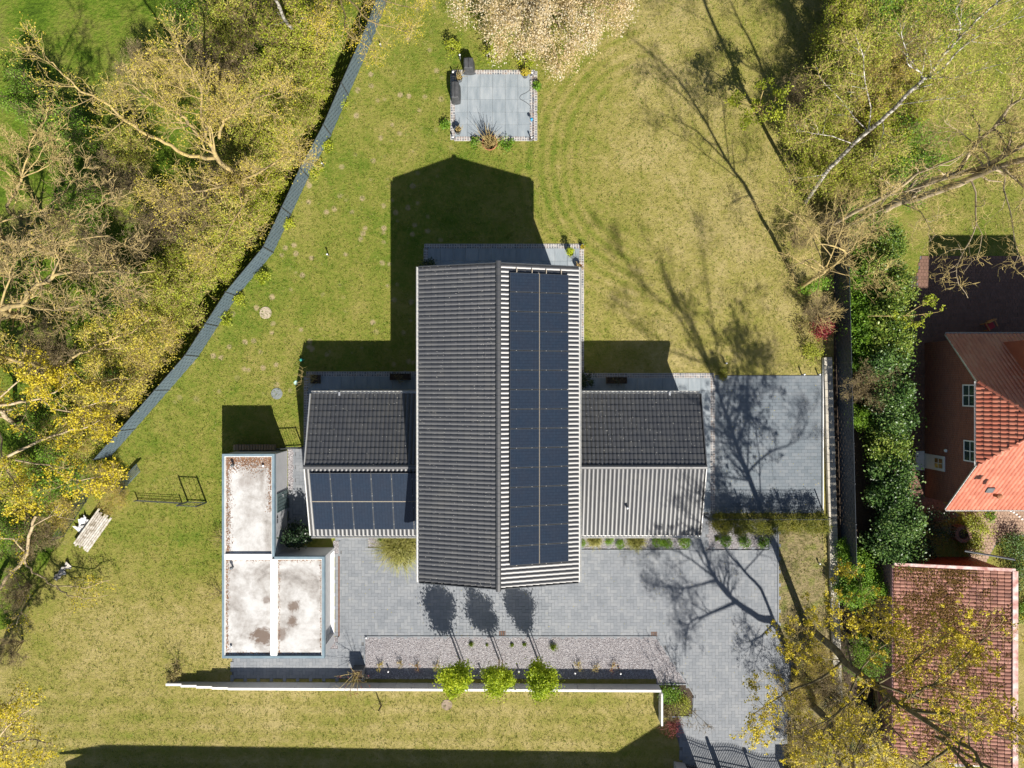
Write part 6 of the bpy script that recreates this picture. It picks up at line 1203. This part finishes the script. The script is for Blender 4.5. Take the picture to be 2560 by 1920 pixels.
for i, (px, py, r_, lb) in enumerate(((1178, 1611, .16, 'tuft in lit gravel right of the left tree stake'), (1217, 1613, .09, 'tiny tuft in lit gravel left of the middle stake'), (1280, 1613, .13, 'tuft in lit gravel right of the middle stake'), (1311, 1612, .13, 'tuft in lit gravel left of the right stake'), (1383, 1617, .26, 'largest tuft in lit gravel right of the trees'), (1793, 1347, .15, 'thin tuft at the left of the hedge gravel'))):
    grass_tuft('grass_tuft', lb, at0(px, py, .1), r_ * 1.3, r_ * 1.4, 160, 'grass_green', 160 + i, 'tufts in the gravel')
for i, (px, py, lb) in enumerate(((949, 1666, 'yellowish perennial at the shade line, first right of the tall planter'), (999, 1661, 'brown perennial at the shade line, second right of the tall planter'), (1040, 1666, 'dry perennial at the shade line left of the left tree'), (1092, 1666, 'rusty perennial in shade touching the left tree crown'), (1447, 1666, 'ochre perennial at the shade line right of the trees'), (1491, 1671, 'green yellow perennial in shade right of the trees'), (1535, 1665, 'dry perennial near the right end of the shade'))):
    t = thing('perennial', lb, 'perennial', at0(px, py, .2), 'dormant perennials along the wall'); sprigs(t, 12, .42, 'twig_tan', .08, 0.02, 170 + i, ('leaf_ochre', 'leaf_brown', 'leaf_red', 'leaf_young')[i % 4], 60, .05)
bush('groundcover', 'bright leafy groundcover in the small bed beside the wall end', 'groundcover', at0(1675, 1738, .2), .65, .4, 1500, .08, 'leaf_bright', None, .02, 30, seed=180, up=1.0)
bush('groundcover', 'olive and brown groundcover in the small bed along the drive', 'groundcover', at0(1705, 1764, .15), .62, .3, 1500, .06, 'leaf_young', None, .02, 30, seed=181, up=1.0); bush('groundcover', 'brownish groundcover at the lower end of the small bed', 'groundcover', at0(1668, 1778, .12), .45, .25, 800, .06, 'leaf_brown', None, .02, 20, seed=182, up=1.0)
tree('bare_shrub', 'slender bare shrub in the small bed throwing a twiggy shadow on the gravel', G(1692, 1752), [L_([G(1692 + dx, 1752, 0), G(1692 + dx * 3, 1750, 1.4), G(1690 + dx * 6, 1748 + dx, 3.4)], .022, .008, .03, i) for i, dx in enumerate((-7, -3, 1, 5, 8))], [8, 5], [.7, .35], 'twig_brown', 19, cat='shrub', up=.3)
t = thing('red_maple', 'weeping red twigged maple shrub by the gate pillar', 'shrub', at0(1682, 1815, .6)); sprigs(t, 34, .95, 'twig_red', .12, .25, 190, 'leaf_red', 420, .05)
for px, py, lb, sd in ((435, 1664, 'young sapling at the left end of the garden wall', 191), (546, 1352, 'thin dry sapling beside the upper garage wall', 192), (545, 1488, 'thin dry sapling beside the lower garage wall', 193)):
    t = thing('sapling', lb, 'sapling', at0(px, py, .6)); sprigs(t, 9, 1.1, 'twig_brown', .08, .02, sd, 'leaf_brown', 60, .06)
bush('shrub', 'bushy clump with dead leaves at the end of the garden wall', 'shrub', at0(432, 1690, .2), .45, .5, 500, .08, 'leaf_brown', None, .02, 10, seed=194)
# neighbour's beds
for i, (px, py, r_, h_, lf, lb) in enumerate(((2440, 1312, 1.0, 1.0, 'leaf_young', 'mixed olive shrub between brick planter and tan path'), (2425, 1360, .7, .8, 'leaf_thuja', 'golden shrub beside the brick planter'), (2350, 1310, 1.0, 1.2, 'leaf_dark', 'dark shrub in the shade left of the brick planter'), (2312, 1372, .7, 1.0, 'leaf_dark', 'dark shrub above the red corrugated wall'), (2540, 1368, .8, .9, 'leaf_laurel', 'variegated shrub right of the tan path'), (2550, 1440, .9, 1.1, 'leaf_laurel', 'variegated shrub beside the pink ridge cap'), (2556, 1530, .7, .9, 'leaf_bright', 'green shrub right of the tile roof'), (2200, 1560, 1.0, 1.6, 'leaf_dark', 'dark shrub against the pink garage wall'), (2150, 1850, 1.4, 1.2, 'leaf_dark', 'dark undergrowth below the maple trunk'), (2060, 1880, 1.1, .9, 'leaf_young', 'olive undergrowth right of the drive'), (2080, 1760, 1.1, .8, 'leaf_dark', 'dark undergrowth beside the drive under yellow blossom'), (2190, 1790, 1.1, 1.2, 'leaf_dark', 'dark undergrowth between maple and tile garage'), (2475, 1290, .35, .3, 'leaf_bright', 'small green cushion by the tan path'))):
    bush('shrub', lb, 'shrub', at0(px, py, h_ * .5), r_, h_, 2200 if r_ > .6 else 400, .085, lf, None, .03, 26, seed=200 + i)

# tufts of longer grass standing over the lawns
def np_inside(X, Y, poly):
    c = np.zeros(len(X), bool); j = len(poly) - 1
    for i in range(len(poly)):
        xi, yi = poly[i]; xj, yj = poly[j]
        if yi != yj: c ^= ((yi > Y) != (yj > Y)) & (X < (xj - xi) * (Y - yi) / (yj - yi) + xi)
        j = i
    return c
LAWN = FENCE_W + [(300, 1245), (180, 1440), (80, 1600), (-20, 1760), (-20, 1960), (1690, 1960), (1690, 1800), (1650, 1790), (1640, 1722), (420, 1708), (420, 1690), (580, 1690), (580, 1640), (598, 1640), (598, 1125), (715, 1120), (757, 1120), (757, 928), (1060, 928), (1060, 608), (1460, 608), (1460, 930), (2052, 930), (2060, -110)]
BANK = [(1948, 1330), (2056, 1330), (2062, 1560), (2040, 1700), (1985, 1700), (1980, 1650), (1948, 1590)]
NBR = [(2300, -40), (2600, -40), (2600, 600), (2330, 620), (2290, 520), (2320, 300)]
X, Y = NR.uniform(-20, 2600, 105000), NR.uniform(-110, 1960, 105000)
k = (np_inside(X, Y, LAWN) & ~np_inside(X, Y, [(1125, 174), (1341, 174), (1341, 356), (1125, 356)])) | np_inside(X, Y, BANK) | np_inside(X, Y, NBR)
X, Y = X[k], Y[k]; P_ = np.stack([(X - 1280) / PX, (960 - Y) / PX, np.full(len(X), .02)], 1); n = len(P_)
rep_ = np.repeat(P_, 3, 0) + NR.normal(size=(3 * n, 3)) * np.array([.05, .05, 0]); m = len(rep_); a = NR.uniform(0, 6.283, m); h = NR.uniform(.03, .10, m)
s_ = np.stack([np.cos(a), np.sin(a), np.zeros(m)], 1) * .019; tip = rep_ + np.stack([NR.normal(size=m) * .05, NR.normal(size=m) * .05, h], 1)
east_ = 1 / (1 + np.exp(-(rep_[:, 0] - 4) / 3)) * (rep_[:, 0] < 21); dry_ = NR.random(m) < np.maximum(.25 + .35 * east_, np.where(rep_[:, 1] < -11, .55, .25))
for nm, msk, mt_ in (('grass_green', ~dry_, 'grass_green'), ('dry_grass', dry_, 'grass_blade')):
    V = np.stack([rep_[msk] - s_[msk], rep_[msk] + s_[msk], tip[msk]], 1).reshape(-1, 3); o_ = mesh_obj('grass' if nm == 'grass_green' else nm, V, np.arange(len(V)).reshape(-1, 3), mt_); tag(o_, 'short green lawn grass' if nm == 'grass_green' else 'dry straw coloured grass tips over the lawns', 'grass'); stuff(o_)

V = [tuple(G(R.uniform(850, 1950), R.uniform(1380, 1900)) + Vector((0, 0, .042))) for k in range(420)] + [tuple(G(R.uniform(1790, 2050), R.uniform(940, 1280)) + Vector((0, 0, .044))) for k in range(110)]
V = [q for q in V if inside(gpx(q[0], q[1]), DRIVE) or inside(gpx(q[0], q[1]), COURT)]
v, f = leaf_quads(np.array(V), .05, NR, up=3.0); o_ = mesh_obj('fallen_leaves', v, f, 'leaf_ochre'); tag(o_, 'few fallen leaves and bud scales on the paving', 'leaves'); stuff(o_)
